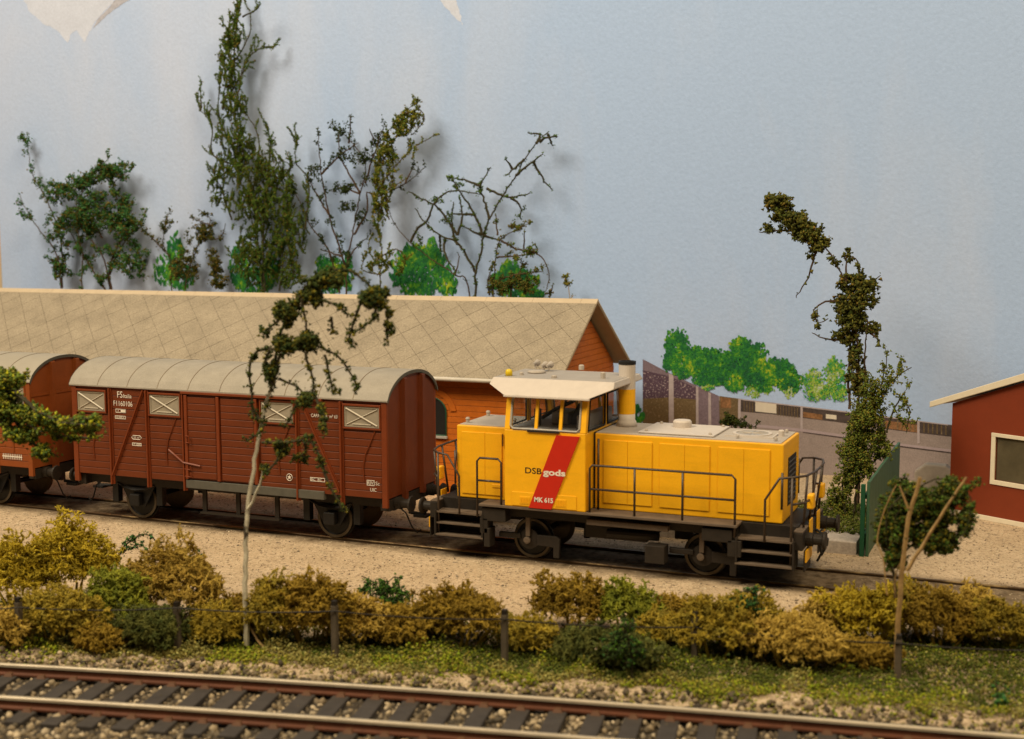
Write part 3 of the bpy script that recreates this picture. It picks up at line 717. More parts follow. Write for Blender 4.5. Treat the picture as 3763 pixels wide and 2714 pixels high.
# ------------------------------------------------------------------ lettering
def text(s, x, y, z, h, m, parent, o=(0, 0, 0), width=None, bold=0.0, name='lettering'):
    c = bpy.data.curves.new('t', 'FONT'); c.body = s; c.size = h/.70; c.extrude = .0015; c.offset = bold*h; c.resolution_u = 3
    t = bpy.data.objects.new('t', c); col.objects.link(t); bpy.context.view_layer.update()
    me = bpy.data.meshes.new_from_object(t.evaluated_get(bpy.context.evaluated_depsgraph_get())); bpy.data.objects.remove(t)
    xs = [v.co.x for v in me.vertices]; w = max(xs)-min(xs); k = (width/w) if width else 1; x0 = min(xs)
    for v in me.vertices:
        a, b, d = v.co; v.co = (x+(a-x0)*k-o[0], y-d-o[1], z+b-o[2])
    me.materials.clear(); me.materials.append(m)
    return link(name, me, parent)

# ------------------------------------------------------------------ shared rolling stock pieces
def wheelset(root, o, x, r, face, tread, near_y=.7525, spoke=False):
    ws = MB(o); ws.tube([(x, -.9, r), (x, .9, r)], .07, 10); w0 = ws.build('axle', M['wheel'], root)
    for sg in (-1, 1):
        yc = sg*near_y
        b = MB(o); p = [(.02, sg*.075), (r*.25, sg*.075), (r*.28, sg*.045), (r*.80, sg*.035), (r*.84, sg*.062), (r, sg*.062), (r, -sg*.03), (r+.03, -sg*.035), (r+.03, -sg*.07), (r*.82, -sg*.07), (r*.3, -sg*.03), (.02, -sg*.03)]
        b.lathe(p, (x, yc, r), 'y', 28)
        w = b.build('wheel', tread if sg > 0 else face, root)
        b = MB(o); b.lathe([(r*.86, sg*.064), (r*.99, sg*.066), (r+.002, sg*.05), (r*.86, sg*.05), (r*.86, sg*.064)], (x, yc, r), 'y', 28, False); b.build('tyre', M['wheel_rim'], w)
def buffer(root, o, x, y, sgn, m, hz=1.04, hr=.20, ln=.42):
    b = MB(o)
    b.lathe([(.15, 0), (.15, sgn*ln*.35), (.115, sgn*ln*.38), (.115, sgn*ln*.85)], (x, y, hz), 'x', 16)
    bo = b.build('buffer', m, root)
    b = MB(o); b.lathe([(.06, sgn*ln*.80), (hr*.9, sgn*(ln*.86)), (hr, sgn*ln*.9), (hr*.96, sgn*ln), (.02, sgn*(ln+.015))], (x, y, hz), 'x', 20); b.build('buffer_head', m, bo)

# ------------------------------------------------------------------ covered goods wagons
def wagon(xc, variant, label):
    body, trim, roofm = (M['wagon'], M['wagon_trim'], M['wagon_roof']) if variant == 0 else (M['wagon_b'], M['wagon_b'], M['wagon_roof_b'])
    o = np.array([xc, 0, 0]); root = empty('goods_wagon', o, label, 'wagon', 'covered goods wagons in the train')
    def B(): return MB((0, 0, 0))
    H = 4.74; W = 1.30; ZT = 3.58; ZB = 1.20
    def top(y, k=0.0): 
        t = min(1, abs(y)/1.36); return 3.60+k+.61*(1-t**2.3)**.72
    # body core
    ys = np.linspace(-W+.01, W-.01, 25)
    B().prism([(-W+.01, ZB)]+[(W-.01, ZB)]+[(y, top(y)-.03) for y in ys[::-1]], 'x', -H+.03, H-.03).build('body', body, root)
    # side boards
    panels = [(-4.60, -3.56, 0), (-3.42, -2.37, 1), (-2.23, -1.17, 0), (1.17, 2.19, 0), (2.31, 3.44, 1), (3.57, 4.60, 0)]
    n = 13; hh = (3.53-ZB)/n; r = random.Random(6)
    cache = {}
    def plank(x0, x1, z0, z1, y0, y1, nm='board'):
        key = (round(x1-x0, 3), round(z1-z0, 3))
        if key not in cache: cache[key] = MB().box(0, x1-x0, 0, y1-y0, 0, z1-z0).mesh('board', body)
        p = link(nm, cache[key], root, (x0, y0+r.uniform(-.004, .004), z0)); bv = p.modifiers.new('bevel', 'BEVEL'); bv.width = .009; bv.segments = 1
    for (a, b2, full) in panels:
        for i in range(n):
            if not full and i > 8: break
            plank(a, b2, ZB+i*hh+.004, ZB+(i+1)*hh-.007, -W-.012, -W+.01)
    # far side: plain sheet with posts
    B().box(-H+.02, H-.02, W-.012, W+.02, ZB, ZT-.02).build('side_panel', body, root)
    # doors
    dr = B().box(-1.12, 1.10, -W-.02, -W+.0, 1.30, 3.47).build('door', body, root)
    for (a, b2) in ((-1.0, -.14), (.02, 1.0)):
        for i in range(12):
            key = ('d', round(b2-a, 3)); z0 = 1.33+i*.176
            if key not in cache: cache[key] = MB().box(0, b2-a, 0, .05, 0, .165).mesh('door_board', body)
            q = link('board', cache[key], dr, (a, -W-.055, z0)); bv = q.modifiers.new('bevel', 'BEVEL'); bv.width = .009; bv.segments = 1
    for a in (-1.09, -.11, 1.02): B().box(a, a+.09, -W-.085, -W-.005, 1.30, 3.47).build('door_stile', trim, dr, bevel=.01)
    B().tube([(-1.04,-W-.09,2.25),(-.93,-W-.12,2.25),(-.93,-W-.12,2.42),(-1.04,-W-.09,2.42)], .018, 5).build('handle', trim, dr)
    B().tube([(-1.62,-W-.05,2.02),(-1.45,-W-.07,1.92),(-1.15,-W-.08,1.72),(-.62,-W-.08,1.66)], .028, 5).build('door_bar', trim, dr)
    for z in (1.55, 1.36): B().tube([(-1.12,-W-.06,z),(-.92,-W-.1,z),(-.92,-W-.1,z+.09)], .015, 5).build('catch', trim, dr)
    B().box(-1.18, 3.0, -W-.10, -W-.02, 3.50, 3.565).build('door_rail', trim, root, bevel=.01)
    # posts that run below the floor, corner posts, diagonals
    for a in (-3.49, -2.30, -1.15, 2.25, 3.50):
        b = B(); b.box(a-.062, a+.062, -W-.03, -W+.02, .98 if a > -1.2 or a < -1.2 else 1.0, ZT-.05); b.box(a-.02, a+.02, -W-.085, -W-.03, .98, ZT-.05); b.build('post', trim, root, bevel=.008)
    for a in (-4.68, 4.68):
        B().box(a-.075, a+.075, -W-.03, -W+.06, .98, ZT-.02).build('corner_post', trim, root, bevel=.01)
        B().box(a-.075, a+.075, W-.06, W+.03, .98, ZT-.02).build('corner_post', trim, root, bevel=.01)
    for a in (-3.49, -2.30, 2.25, 3.50): B().box(a-.06, a+.06, W+.005, W+.05, .98, ZT-.05).build('post', trim, root)
    for p, q in (((-3.47, 1.22), (-2.40, 3.52)), ((2.42, 3.42), (3.44, 1.30))):
        d = np.array(q)-np.array(p); d = d/np.linalg.norm(d); nn = np.array([-d[1], d[0]])*.05
        b = B(); b.prism([tuple(np.array(p)+nn), tuple(np.array(p)-nn), tuple(np.array(q)-nn), tuple(np.array(q)+nn)], 'y', -W-.028, -W-.0125)
        n3 = nn*.35; b.prism([tuple(np.array(p)+n3), tuple(np.array(p)-n3), tuple(np.array(q)-n3), tuple(np.array(q)+n3)], 'y', -W-.075, -W-.028)
        b.build('diagonal_brace', trim, root)
    B().box(-4.6, 4.6, -W-.022, -W+.01, 3.535, 3.585).build('top_rail', trim, root)
    # louvred vents
    for (a, b2, z0, zz) in ((-4.56, -3.66, 2.91, 3.42), (-2.20, -1.27, 2.92, 3.43), (1.22, 2.14, 2.91, 3.41), (3.60, 4.55, 2.92, 3.42)):
        v = B().box(a, b2, -W-.012, -W+.005, z0, zz).build('vent', M['vent'], root)
        b = B(); t = .035
        for q in ((a-.05, b2+.05, z0-.05, z0-.01), (a-.05, b2+.05, zz+.01, zz+.06)): b.box(q[0], q[1], -W-.05, -W+.005, q[2], q[3])
        for q in ((a-.05, a-.01), (b2+.01, b2+.05)): b.box(q[0], q[1], -W-.05, -W+.005, z0-.01, zz+.01)
        b.build('surround', trim, v, bevel=.006)
        b = B()
        for q in ((a, b2, z0, z0+t), (a, b2, zz-t, zz)): b.box(q[0], q[1], -W-.028, -W-.012, q[2], q[3])
        for q in ((a, a+t), (b2-t, b2)): b.box(q[0], q[1], -W-.027, -W-.012, z0+t, zz-t)
        b.build('frame', M['vent'], v)
        b = B(); b.tube([(a+.05, -W-.035, zz-.05), (b2-.05, -W-.035, z0+.05)], .021, 4); b.build('cross_bar', M['vent_bar'], v)
        b = B(); b.tube([(a+.05, -W-.022, z0+.05), (b2-.05, -W-.022, zz-.05)], .012, 4); b.build('cross_bar', M['vent_bar'], v)
        b = B(); b.box(a+.22, b2-.22, -W-.03, -W-.012, z0+.06, z0+.085); b.build('slot', M['vent_bar'], v)
        # bent bar under the vent
        xm = (a+b2)/2; b = B(); b.tube([(b2-.12, -W-.025, z0-.09), (xm+.08, -W-.03, 2.25), (xm+.02, -W-.03, 1.95), (xm+.04, -W-.03, 1.62)], .018, 4); b.build('vent_lever', trim, root)
    # roof skin
    ys = np.linspace(-1.36, 1.36, 29); L = H+.06
    ro = B(); prof = [(y, top(y)) for y in ys]+[(y, top(y)-.035) for y in ys[::-1]]
    ro.prism(prof, 'x', -L, L); rf = ro.build('roof', roofm, root)
    for x in np.arange(-3.86, 4.0, .965):
        b = B(); b.prism([(y, top(y)+.009) for y in ys]+[(y, top(y)+.001) for y in ys[::-1]], 'x', x-.011, x+.011); b.build('roof_seam', M['seam'], rf)
    for x in (-L, L):
        sg = 1 if x > 0 else -1
        b = B(); b.prism([(y, top(y)+.004) for y in ys]+[(y*.985, top(y)-.075) for y in ys[::-1]], 'x', min(x, x+sg*.014), max(x, x+sg*.014)); b.build('roof_rim', M['roof_edge'], rf)
    # ends
    for sg in (-1, 1):
        x0 = sg*(H-.02); ye = np.linspace(-W+.01, W-.01, 25)
        b = B(); b.prism([(-W+.01, ZB)]+[(W-.01, ZB)]+[(y, top(y)-.045) for y in ye[::-1]], 'x', min(x0, x0+sg*.03), max(x0, x0+sg*.03)); e = b.build('end_wall', body, root)
        for yy in (-.48, .48):
            b = B(); b.hull8([(x0+sg*.03, yy-.10, 1.05), (x0+sg*.03, yy+.10, 1.05), (x0+sg*.13, yy+.07, 1.05), (x0+sg*.13, yy-.07, 1.05)], [(x0+sg*.03, yy-.10, top(yy)-.06), (x0+sg*.03, yy+.10, top(yy)-.06), (x0+sg*.13, yy+.07, top(yy)-.12), (x0+sg*.13, yy-.07, top(yy)-.12)]); b.build('end_post', body, e)
        if variant: B().box(min(x0+sg*.03, x0+sg*.055), max(x0+sg*.03, x0+sg*.055), -W+.02, W-.02, 3.16, 3.24).build('end_rail', body, e)
        for yy in (-.875, .875): buffer(root, (0, 0, 0), sg*(H+.01), yy, sg, M['black_under'], ln=.44)
        B().box(min(sg*(H-.25), sg*(H+.0)), max(sg*(H-.25), sg*(H+.0)), -1.2, 1.2, .88, 1.16).build('headstock', M['black_under'], root, bevel=.01)
        b = B(); b.tube([(sg*(H-.1), 0, .62), (sg*(H+.32), 0, .60), (sg*(H+.40), .0, .74)], .045, 6); b.box(min(sg*(H+.1), sg*(H+.44)), max(sg*(H+.1), sg*(H+.44)), -.16, .16, .54, .60); b.build('coupling', M['black'], root)
        B().tube([(sg*(H-.3), -.45, .95), (sg*(H+.05), -.45, .7), (sg*(H+.2), -.42, .35), (sg*(H+.32), -.38, .22), (sg*(H+.42), -.36, .30)], .02, 5).build('brake_hose', M['black'], root)
    # underframe
    B().box(-4.5, 4.5, -1.02, -.92, .93, 1.2).build('solebar', M['black_under'], root); B().box(-4.5, 4.5, .92, 1.02, .93, 1.2).build('solebar', M['black_under'], root)
    B().box(-4.5, 4.5, -.9, .9, 1.02, 1.19).build('floor', M['black_under'], root)
    B().box(-1.10, 3.0, -1.36, -1.22, 1.06, 1.27).build('door_step', M['roof_edge'], root, bevel=.01)
    for a in (-.75, .28, 1.45): B().box(a-.06, a+.06, -1.08, -1.02, .40, 1.05).build('step_bracket', M['black_under'], root)
    B().box(-.85, 1.55, -1.14, -.98, .36, .41).build('foot_board', M['black_under'], root)
    for x in (-2.98, 2.98):
        wheelset(root, (0, 0, 0), x, .50, M['wheel'], M['wheel_brown'])
        for sg in (-1, 1):
            b = B(); b.prism([(x-.62, 1.02), (x+.62, 1.02), (x+.22, .34), (x-.22, .34)], 'y', sg*.93-.02, sg*.93+.02); g = b.build('axle_guard', M['wheel'], root)
            b = B(); b.box(x-.16, x+.16, min(sg*.94, sg*1.12), max(sg*.94, sg*1.12), .38, .70); b.build('axle_box', M['wheel'], g, bevel=.03)
            b = B(); b.tube([(x-.6, sg*1.03, .96), (x-.3, sg*1.03, .84), (x, sg*1.03, .80), (x+.3, sg*1.03, .84), (x+.6, sg*1.03, .96)], [.03, .045, .07, .045, .03], 4); b.build('leaf_spring', M['wheel'], g)
            for q in (-.72, .72): 
                b = B(); b.box(x+q-.09, x+q+.09, min(sg*.80, sg*.98), max(sg*.80, sg*.98), .42, .98); b.build('brake_shoe', M['wheel'], root)
    # marks
    P_ = M['white_print']; yy = -W-.0205
    if variant == 0:
        text('FS', -3.24, yy, 3.30, .17, P_, root, width=.17); text('Italia', -3.04, yy, 3.30, .105, P_, root, width=.26)
        text('F1160106', -3.37, yy, 3.08, .135, P_, root, width=.61)
        text('CAPACITA  m\u00b3 63', 2.66, yy, 3.10, .085, P_, root, width=.74)
        text('RIV', 4.215, yy-.001, 1.535, .085, P_, root, width=.16); text('Sc', 4.43, yy, 1.53, .09, P_, root); text('UIC', 4.28, yy, 1.37, .085, P_, root, width=.17)
        def rect(x0, x1, z0, z1, fill=False):
            b = B(); t = .014
            for q in ((x0, x1, z0, z0+t), (x0, x1, z1-t, z1)): b.box(q[0], q[1], yy-.002, yy+.001, q[2], q[3])
            for q in ((x0, x0+t), (x1-t, x1)): b.box(q[0], q[1], yy-.002, yy+.001, z0+t, z1-t)
            if fill: b.box(x0+t, x1-t, yy-.0019, yy+.001, z0+t, z1-t)
            return b.build('marking', P_, root)
        rect(-3.31, -2.98, 2.90, 3.0); text('A', -3.25, yy-.001, 2.925, .05, P_, root); rect(-3.145, -2.985, 2.905, 2.995, True)
        rect(-3.34, -2.99, 2.735, 2.82); text('10.000 k', -3.31, yy-.001, 2.755, .045, P_, root, width=.28)
        b = B(); hx = [(-2.82, 2.27), (-2.77, 2.32), (-2.55, 2.32), (-2.50, 2.27), (-2.55, 2.22), (-2.77, 2.22), (-2.82, 2.27)]
        b.tube([(q[0], yy, q[1]) for q in hx], .008, 4); b.build('marking', P_, root); text('25 m\u00b2', -2.76, yy, 2.243, .055, P_, root, width=.2)
        rect(-2.81, -2.51, 2.05, 2.13); text('17.1000', -2.785, yy-.001, 2.065, .05, P_, root, width=.25)
        rect(4.19, 4.40, 1.51, 1.645)
        rect(2.60, 3.02, 1.50, 1.60); text('BC  BC', 2.63, yy-.001, 1.52, .06, P_, root, width=.3)
        b = B(); b.tube([(2.0+.085*math.cos(t), yy, 1.55+.085*math.sin(t)) for t in np.linspace(0, 2*math.pi, 17)], .008, 4); b.build('marking', P_, root)
        b = B(); b.prism([(2.0+(.065 if k % 2 == 0 else .026)*math.sin(k*math.pi/5), 1.55+(.065 if k % 2 == 0 else .026)*math.cos(k*math.pi/5)) for k in range(10)], 'y', yy-.002, yy+.001); b.build('marking', P_, root)
    else:
        for i in range(11): B().box(3.72+i*.064, 3.72+i*.064+.016, yy-.012, yy+.004, 1.41, 1.56).build('marking', P_, root)
        B().box(3.70, 4.40, yy-.014, yy-.012, 1.475, 1.505).build('marking', P_, root)
    return root
wagon(-19.405, 0, 'dark red brown covered wagon with four crossed vents, coupled behind the locomotive')
wagon(-30.36, 1, 'orange brown covered wagon cut off by the left edge, behind the green branch')

# ------------------------------------------------------------------ yellow shunting locomotive
def loco():
    o = np.array([-9.2, 0, 0])
    root = empty('diesel_locomotive', o, 'yellow diesel shunting locomotive with red stripe and grey cab roof', 'locomotive')
    def B(): return MB(o)
    Y, HW = 1.42, .90
    und = M['black_under']
    # frame and footplate
    B().box(-12.15, -6.2, -1.12, 1.12, 1.02, 1.268).build('frame', und, root, bevel=.01)
    B().box(-12.2, -6.14, -Y-.02, Y+.02, 1.27, 1.325).build('footplate', M['walkway'], root, bevel=.008)
    for sg, x0, x1 in ((-1, -13.42, -12.2), (1, -6.14, -4.92)):
        B().box(x0, x1, -.93, .93, 1.0, 1.31).build('end_deck', und, root, bevel=.01)
    # cab
    xa, xb = -11.55, -9.58
    cb = B().box(xa, xb, -Y, Y, 1.327, 3.11).build('cab', M['yellow'], root, bevel=.02)
    ti = .17; zt = 3.93
    for x, w in ((xa, .14), (xb-.14, .14)):
        for sg in (-1, 1):
            b = B(); y0 = sg*Y; y1_ = sg*(Y-.14); k = -sg*ti
            q0 = sorted((y0, y1_)); 
            b.hull8([(x, q0[0], 3.11), (x+w, q0[0], 3.11), (x+w, q0[1], 3.11), (x, q0[1], 3.11)], [(x, q0[0]+k, zt), (x+w, q0[0]+k, zt), (x+w, q0[1]+k, zt), (x, q0[1]+k, zt)])
            b.build('pillar', M['yellow'], cb, bevel=.012)
    def yz(sg, z): return sg*(Y-ti*(z-3.11)/(zt-3.11))
    for sg in (-1, 1):
        for x in (-10.78, -10.19):
            b = B(); a0, a1 = yz(sg, 3.11), yz(sg, zt); d = sg*.05
            q = sorted((a0+sg*.008, a0-d)); p = sorted((a1+sg*.008, a1-d))
            b.hull8([(x-.035, q[0], 3.11), (x+.035, q[0], 3.11), (x+.035, q[1], 3.11), (x-.035, q[1], 3.11)], [(x-.035, p[0], zt), (x+.035, p[0], zt), (x+.035, p[1], zt), (x-.035, p[1], zt)])
            b.build('mullion', M['yellow'], cb)
        b = B(); w0, w1 = xa+.15, xb-.15; y0, y1_ = yz(sg, 3.14)+sg*.003, yz(sg, 3.86)+sg*.003
        b.tube([(w0+.06, y0, 3.14), (w1-.06, y0, 3.14), (w1, yz(sg, 3.2)+sg*.003, 3.2), (w1, yz(sg, 3.80)+sg*.003, 3.80), (w1-.06, y1_, 3.86), (w0+.06, y1_, 3.86), (w0, yz(sg, 3.8)+sg*.003, 3.80), (w0, yz(sg, 3.2)+sg*.003, 3.2), (w0+.06, y0, 3.14)], .025, 6)
        b.build('window_frame', M['frame_grey'], cb)
        xs = [xa+.14, -10.815, -10.745, -10.225, -10.155, xb-.14]
        for i in range(0, 6, 2):
            b = B(); g0, g1 = yz(sg, 3.115)-sg*.02, yz(sg, 3.9)-sg*.02
            b.add([(xs[i], g0, 3.115), (xs[i+1], g0, 3.115), (xs[i+1], g1, 3.9), (xs[i], g1, 3.9)], [(0, 1, 2, 3)]); b.build('pane', M['glass'], cb)
    for x, sg in ((xa, -1), (xb, 1)):
        for yy in (-.045, ): 
            b = B(); b.box(min(x, x-sg*.07), max(x, x-sg*.07), yy, yy+.09, 3.11, zt); b.build('mullion', M['yellow'], cb)
        b = B(); b.add([(x-sg*.03, -Y+.13, 3.115), (x-sg*.03, Y-.13, 3.115), (x-sg*.03, Y-.28, 3.9), (x-sg*.03, -Y+.28, 3.9)], [(0, 1, 2, 3)]); b.build('pane', M['glass'], cb)
        for s2 in (-1, 1):
            b = B(); b.tube([(x+sg*.004, s2*.09, 3.15), (x+sg*.004, s2*(Y-.17), 3.15), (x+sg*.004, s2*(Y-.30), 3.85), (x+sg*.004, s2*.09, 3.85), (x+sg*.004, s2*.09, 3.15)], .022, 6); b.build('window_frame', M['black'], cb)
    B().box(-10.98, -10.2, -Y-.035, -Y-.002, 3.085, 3.115).build('window_ledge', M['black'], cb)
    # cab interior: floor, desk, seat, wheel, far bulkhead strip
    B().box(xa+.08, xb-.08, -Y+.1, Y-.1, 3.112, 3.13).build('cab_floor', M['interior'], cb)
    B().box(-10.75, -10.35, -.5, .35, 3.13, 3.42).build('desk', M['interior'], cb, bevel=.03)
    B().hull8([(-10.45,-.3,3.13),(-10.05,-.3,3.13),(-10.05,.2,3.13),(-10.45,.2,3.13)], [(-10.2,-.2,3.62),(-10.05,-.2,3.62),(-10.05,.1,3.62),(-10.2,.1,3.62)]).build('driver_seat', M['interior_dark'], cb, bevel=.03)
    B().tube([(-11.3,.3,3.15),(-10.9,.2,3.40),(-10.5,0,3.58),(-10.35,-.05,3.66)], .05, 6).build('control_lever', M['interior_dark'], cb)
    B().tube([(-10.62,-.1,3.42),(-10.5,-.15,3.7)], .03, 6).build('control_lever', M['interior_dark'], cb)
    B().box(-9.95, -9.72, -1.0, .9, 3.13, 3.45).build('console', M['interior'], cb, bevel=.03)
    B().tube([(-11.05,-.6,3.13),(-11.05,-.6,3.5)], .09, 8).build('console', M['interior_dark'], cb)
    # cab roof: wide at the top, narrow at the drip edge along the sides
    ra, rb, rw = -12.03, -9.06, .95
    hb = bmesh.new()
    for (x0, x1, yw, z) in ((ra, rb, rw, 4.24), (ra-.03, rb+.03, 1.11, 4.10), (-11.54, -9.50, 1.47, 3.90)):
        for x in (x0, x1):
            for yy in (-yw, yw): hb.verts.new((x-o[0], yy, z))
    bmesh.ops.convex_hull(hb, input=hb.verts); bmesh.ops.dissolve_limit(hb, angle_limit=.02, verts=hb.verts, edges=hb.edges)
    hm = bpy.data.meshes.new('cab_roof'); hb.to_mesh(hm); hb.free(); hm.materials.append(M['cab_grey']); rf = link('cab_roof', hm, root)
    bv = rf.modifiers.new('bevel', 'BEVEL'); bv.width = .018; bv.segments = 2; bv.limit_method = 'ANGLE'; bv.angle_limit = math.radians(20)
    b = B(); b.hull8([(ra+.03, -rw+.02, 4.242), (rb-.03, -rw+.02, 4.242), (rb-.03, rw-.02, 4.242), (ra+.03, rw-.02, 4.242)], [(ra+.05, -rw+.05, 4.252), (rb-.05, -rw+.05, 4.252), (rb-.05, rw-.05, 4.252), (ra+.05, rw-.05, 4.252)]); b.build('roof_sheet', M['roof_top_shaded'], rf)  # thin flat cover that carries the painted shading of the roof top
    B().box(-11.55, -9.48, -1.485, -1.40, 3.86, 3.898).build('drip_edge', M['cab_grey'], rf, bevel=.008)
    def rp(x, y, z=4.25): q = atz(*z1(x, y), z); return q
    q = rp(655, 208, 4.24); B().lathe([(.085, 0), (.085, .10), (.07, .15), (.03, .17)], tuple(q), 'z', 12).build('warning_lamp', M['lamp_yellow'], rf, smooth=True)
    q = rp(862, 184); B().lathe([(.20, 0), (.22, .03), (.20, .06), (.05, .075)], tuple(q), 'z', 20).build('roof_vent', M['hood_grey'], rf)
    for (x, y) in ((855, 150), (915, 165), (955, 165)):
        q = rp(x, y, 4.27); bb = B(); bb.tube([(q[0], q[1], q[2]), (q[0], q[1], q[2]+.10)], .03, 6); bb.lathe([(.03, -.13), (.045, .02), (.085, .13)], (q[0], q[1], q[2]+.13), 'y', 10); bb.build('horn', M['hood_grey'], rf)
    for (x, y, r_, h_) in ((750, 200, .05, .06), (995, 222, .07, .05), (1200, 158, .07, .1), (1362, 225, .06, .13)):
        q = rp(x, y); B().lathe([(r_, 0), (r_, h_), (r_*.6, h_+.02)], tuple(q), 'z', 10).build('roof_fitting', M['hood_grey'], rf)
    # stripe, panel, lettering on the near cab side
    B().box(-11.36, -9.79, -Y-.014, -Y+.0, 1.36, 1.68).build('side_panel', M['yellow'], cb, bevel=.01)
    for a in (-11.17, -10.30):
        v = B().box(a, a+.27, -Y-.022, -Y-.012, 1.40, 1.585).build('louvre', M['yellow'], cb, bevel=.006)
        for k in range(6): B().box(a+.025+k*.04, a+.04+k*.04, -Y-.032, -Y-.021, 1.43, 1.56).build('slat', M['yellow'], v)
    B().prism([(-10.94, 1.335), (-10.39, 1.335), (-9.71, 3.04), (-10.27, 3.04)], 'y', -Y-.034, -Y-.001).build('red_stripe', M['red_stripe'], cb)
    text('DSB', -11.035, -Y-.003, 2.125, .135, M['black_print'], cb, o, width=.40, bold=.012)
    text('gods', -10.585, -Y-.038, 2.125, .135, M['white_print'], cb, o, width=.54, bold=.05)
    text('MK 615', -10.80, -Y-.038, 1.49, .105, M['white_print'], cb, o, width=.46, bold=.05)
    B().prism([(-9.576, 0), (-9.577, 0), (-9.577, .001)], 'y', 0, .001)
    # hoods
    hl = B().box(xb+.02, -5.27, -HW, HW, 1.327, 3.055).build('long_hood', M['yellow'], root, bevel=.022)
    hs = B().box(-13.0, xa-.015, -HW, HW, 1.327, 3.055).build('short_hood', M['yellow'], root, bevel=.022)
    B().box(xb+.02, -5.34, -HW+.05, HW-.05, 3.04, 3.075).build('hood_top', M['hood_grey'], hl)
    B().box(-12.94, xa-.03, -HW+.05, HW-.05, 3.04, 3.075).build('hood_top', M['hood_grey'], hs)
    B().box(xb+.022, xb+.055, -HW-.006, HW+.006, 1.34, 3.08).build('gap_strip', M['black'], hl)
    for x0, x1 in ((-9.33, -8.76), (-8.755, -8.19), (-8.01, -7.445), (-7.44, -6.88), (-6.69, -6.125), (-6.12, -5.56)):
        B().box(x0, x1, -HW-.024, -HW+.004, 1.475, 2.92).build('door', M['yellow'], hl, bevel=.008)
    for x0, x1 in ((-12.86, -12.265), (-12.26, -11.83)):
        B().box(x0, x1, -HW-.024, -HW+.004, 1.43, 2.91).build('door', M['yellow'], hs, bevel=.008)
    B().tube([(-11.80, -HW-.03, 2.62), (-11.80, -HW-.03, 2.90)], .014, 5).build('door_handle', M['rail_brown'], hs)
    B().box(-12.08, -11.85, -HW-.04, -HW-.015, 1.62, 1.70).build('step', M['yellow'], hs, bevel=.01)
    # hood top fittings
    B().box(-8.60, -6.86, -.66, .86, 3.085, 3.115).build('hatch', M['cab_grey'], hl, bevel=.008)
    B().lathe([(.215, 0), (.215, .12), (.19, .155), (.05, .165)], (-7.86, .40, 3.115), 'z', 24).build('filler_cap', M['cab_grey'], hl, bevel=.006)
    b = B(); b.lathe([(.44, 0), (.44, .02), (.36, .02), (.36, 0)], (-6.20, .25, 3.075), 'z', 28); fr = b.build('fan_ring', M['cab_grey'], hl)
    B().lathe([(.02, .006), (.345, .006), (.345, .012), (.02, .012)], (-6.20, .25, 3.075), 'z', 28).build('fan_grille', M['interior'], fr)
    for k in range(6):
        a = k*math.pi/6; B().tube([(-6.2-.34*math.cos(a), .25-.34*math.sin(a), 3.092), (-6.2+.34*math.cos(a), .25+.34*math.sin(a), 3.092)], .008, 4).build('fan_blade', M['hood_grey'], fr)
    b = B(); b.box(-6.70, -5.62, -.32, -.28, 3.075, 3.10); b.box(-5.66, -5.62, -.28, .78, 3.075, 3.10); b.build('fan_surround', M['cab_grey'], hl)
    for (x, y) in ((-8.45, -.5), (-6.98, -.5), (-8.45, .72), (-6.98, .72), (-6.35, -.55), (-5.5, -.62), (-5.5, .6)): B().lathe([(.04, 0), (.04, .05), (.02, .07)], (x, y, 3.09), 'z', 8).build('lifting_eye', M['hood_grey'], hl)
    B().lathe([(.07, 0), (.07, .12), (.05, .14)], (-5.52, .1, 3.075), 'z', 10).build('lamp_stub', M['cab_grey'], hl)
    for (x, y) in ((-12.85, -.6), (-12.85, .6), (-11.75, -.35)): B().lathe([(.045, 0), (.045, .07), (.06, .09), (.04, .13)], (x, y, 3.075), 'z', 8).build('lifting_eye', M['hood_grey'], hs)
    # exhaust stack
    c = (-9.17, .3, 3.07)
    ex = B().lathe([(.25, 0), (.22, .12), (.195, .16), (.195, .30)], c, 'z', 24).build('exhaust', M['cab_grey'], root, smooth=True)
    B().lathe([(.197, .30), (.197, .88)], c, 'z', 24).build('yellow_band', M['yellow'], ex)
    B().lathe([(.196, .88), (.196, 1.46)], c, 'z', 24).build('upper_pipe', M['cab_grey'], ex)
    B().lathe([(.205, 1.455), (.205, 1.53), (.17, 1.53), (.17, 1.45)], c, 'z', 24).build('sooty_rim', M['black'], ex)
    # radiator grille on the nose
    gr = B().box(-5.275, -5.258, -.38, .52, 1.62, 2.68).build('radiator_grille', M['black'], hl)
    for k in range(9): B().box(-5.26, -5.245, -.36, .50, 1.68+k*.11, 1.705+k*.11).build('slat', M['interior_dark'], gr)
    # side handrails
    R = M['rail_brown']
    def rail(pts, name='handrail', par=root, r=.027): return B().tube(pts, r, 6).build(name, R, par, smooth=True)
    for sg in (-1, 1):
        yy = sg*1.36
        h = rail([(-9.50, yy, 1.32), (-9.50, yy, 2.33), (-9.44, yy, 2.40), (-6.28, yy, 2.40), (-6.20, yy, 2.32), (-6.20, yy, 1.05)])
        rail([(-9.50, yy, 1.86), (-6.20, yy, 1.86)], 'middle_rail', h)
        for x in (-8.45, -7.36): rail([(x, yy, 1.32), (x, yy, 2.40)], 'stanchion', h)
        rail([(-9.42, sg*1.0, 1.32), (-9.42, sg*1.0, 2.95)], 'grab_rail', h)
        h = rail([(-12.27, yy, 1.0), (-12.27, yy, 2.31), (-12.20, yy, 2.39), (-11.74, yy, 2.39), (-11.66, yy, 2.31), (-11.66, yy, 1.32)])
        rail([(-12.27, yy, 1.86), (-11.66, yy, 1.86)], 'middle_rail', h)
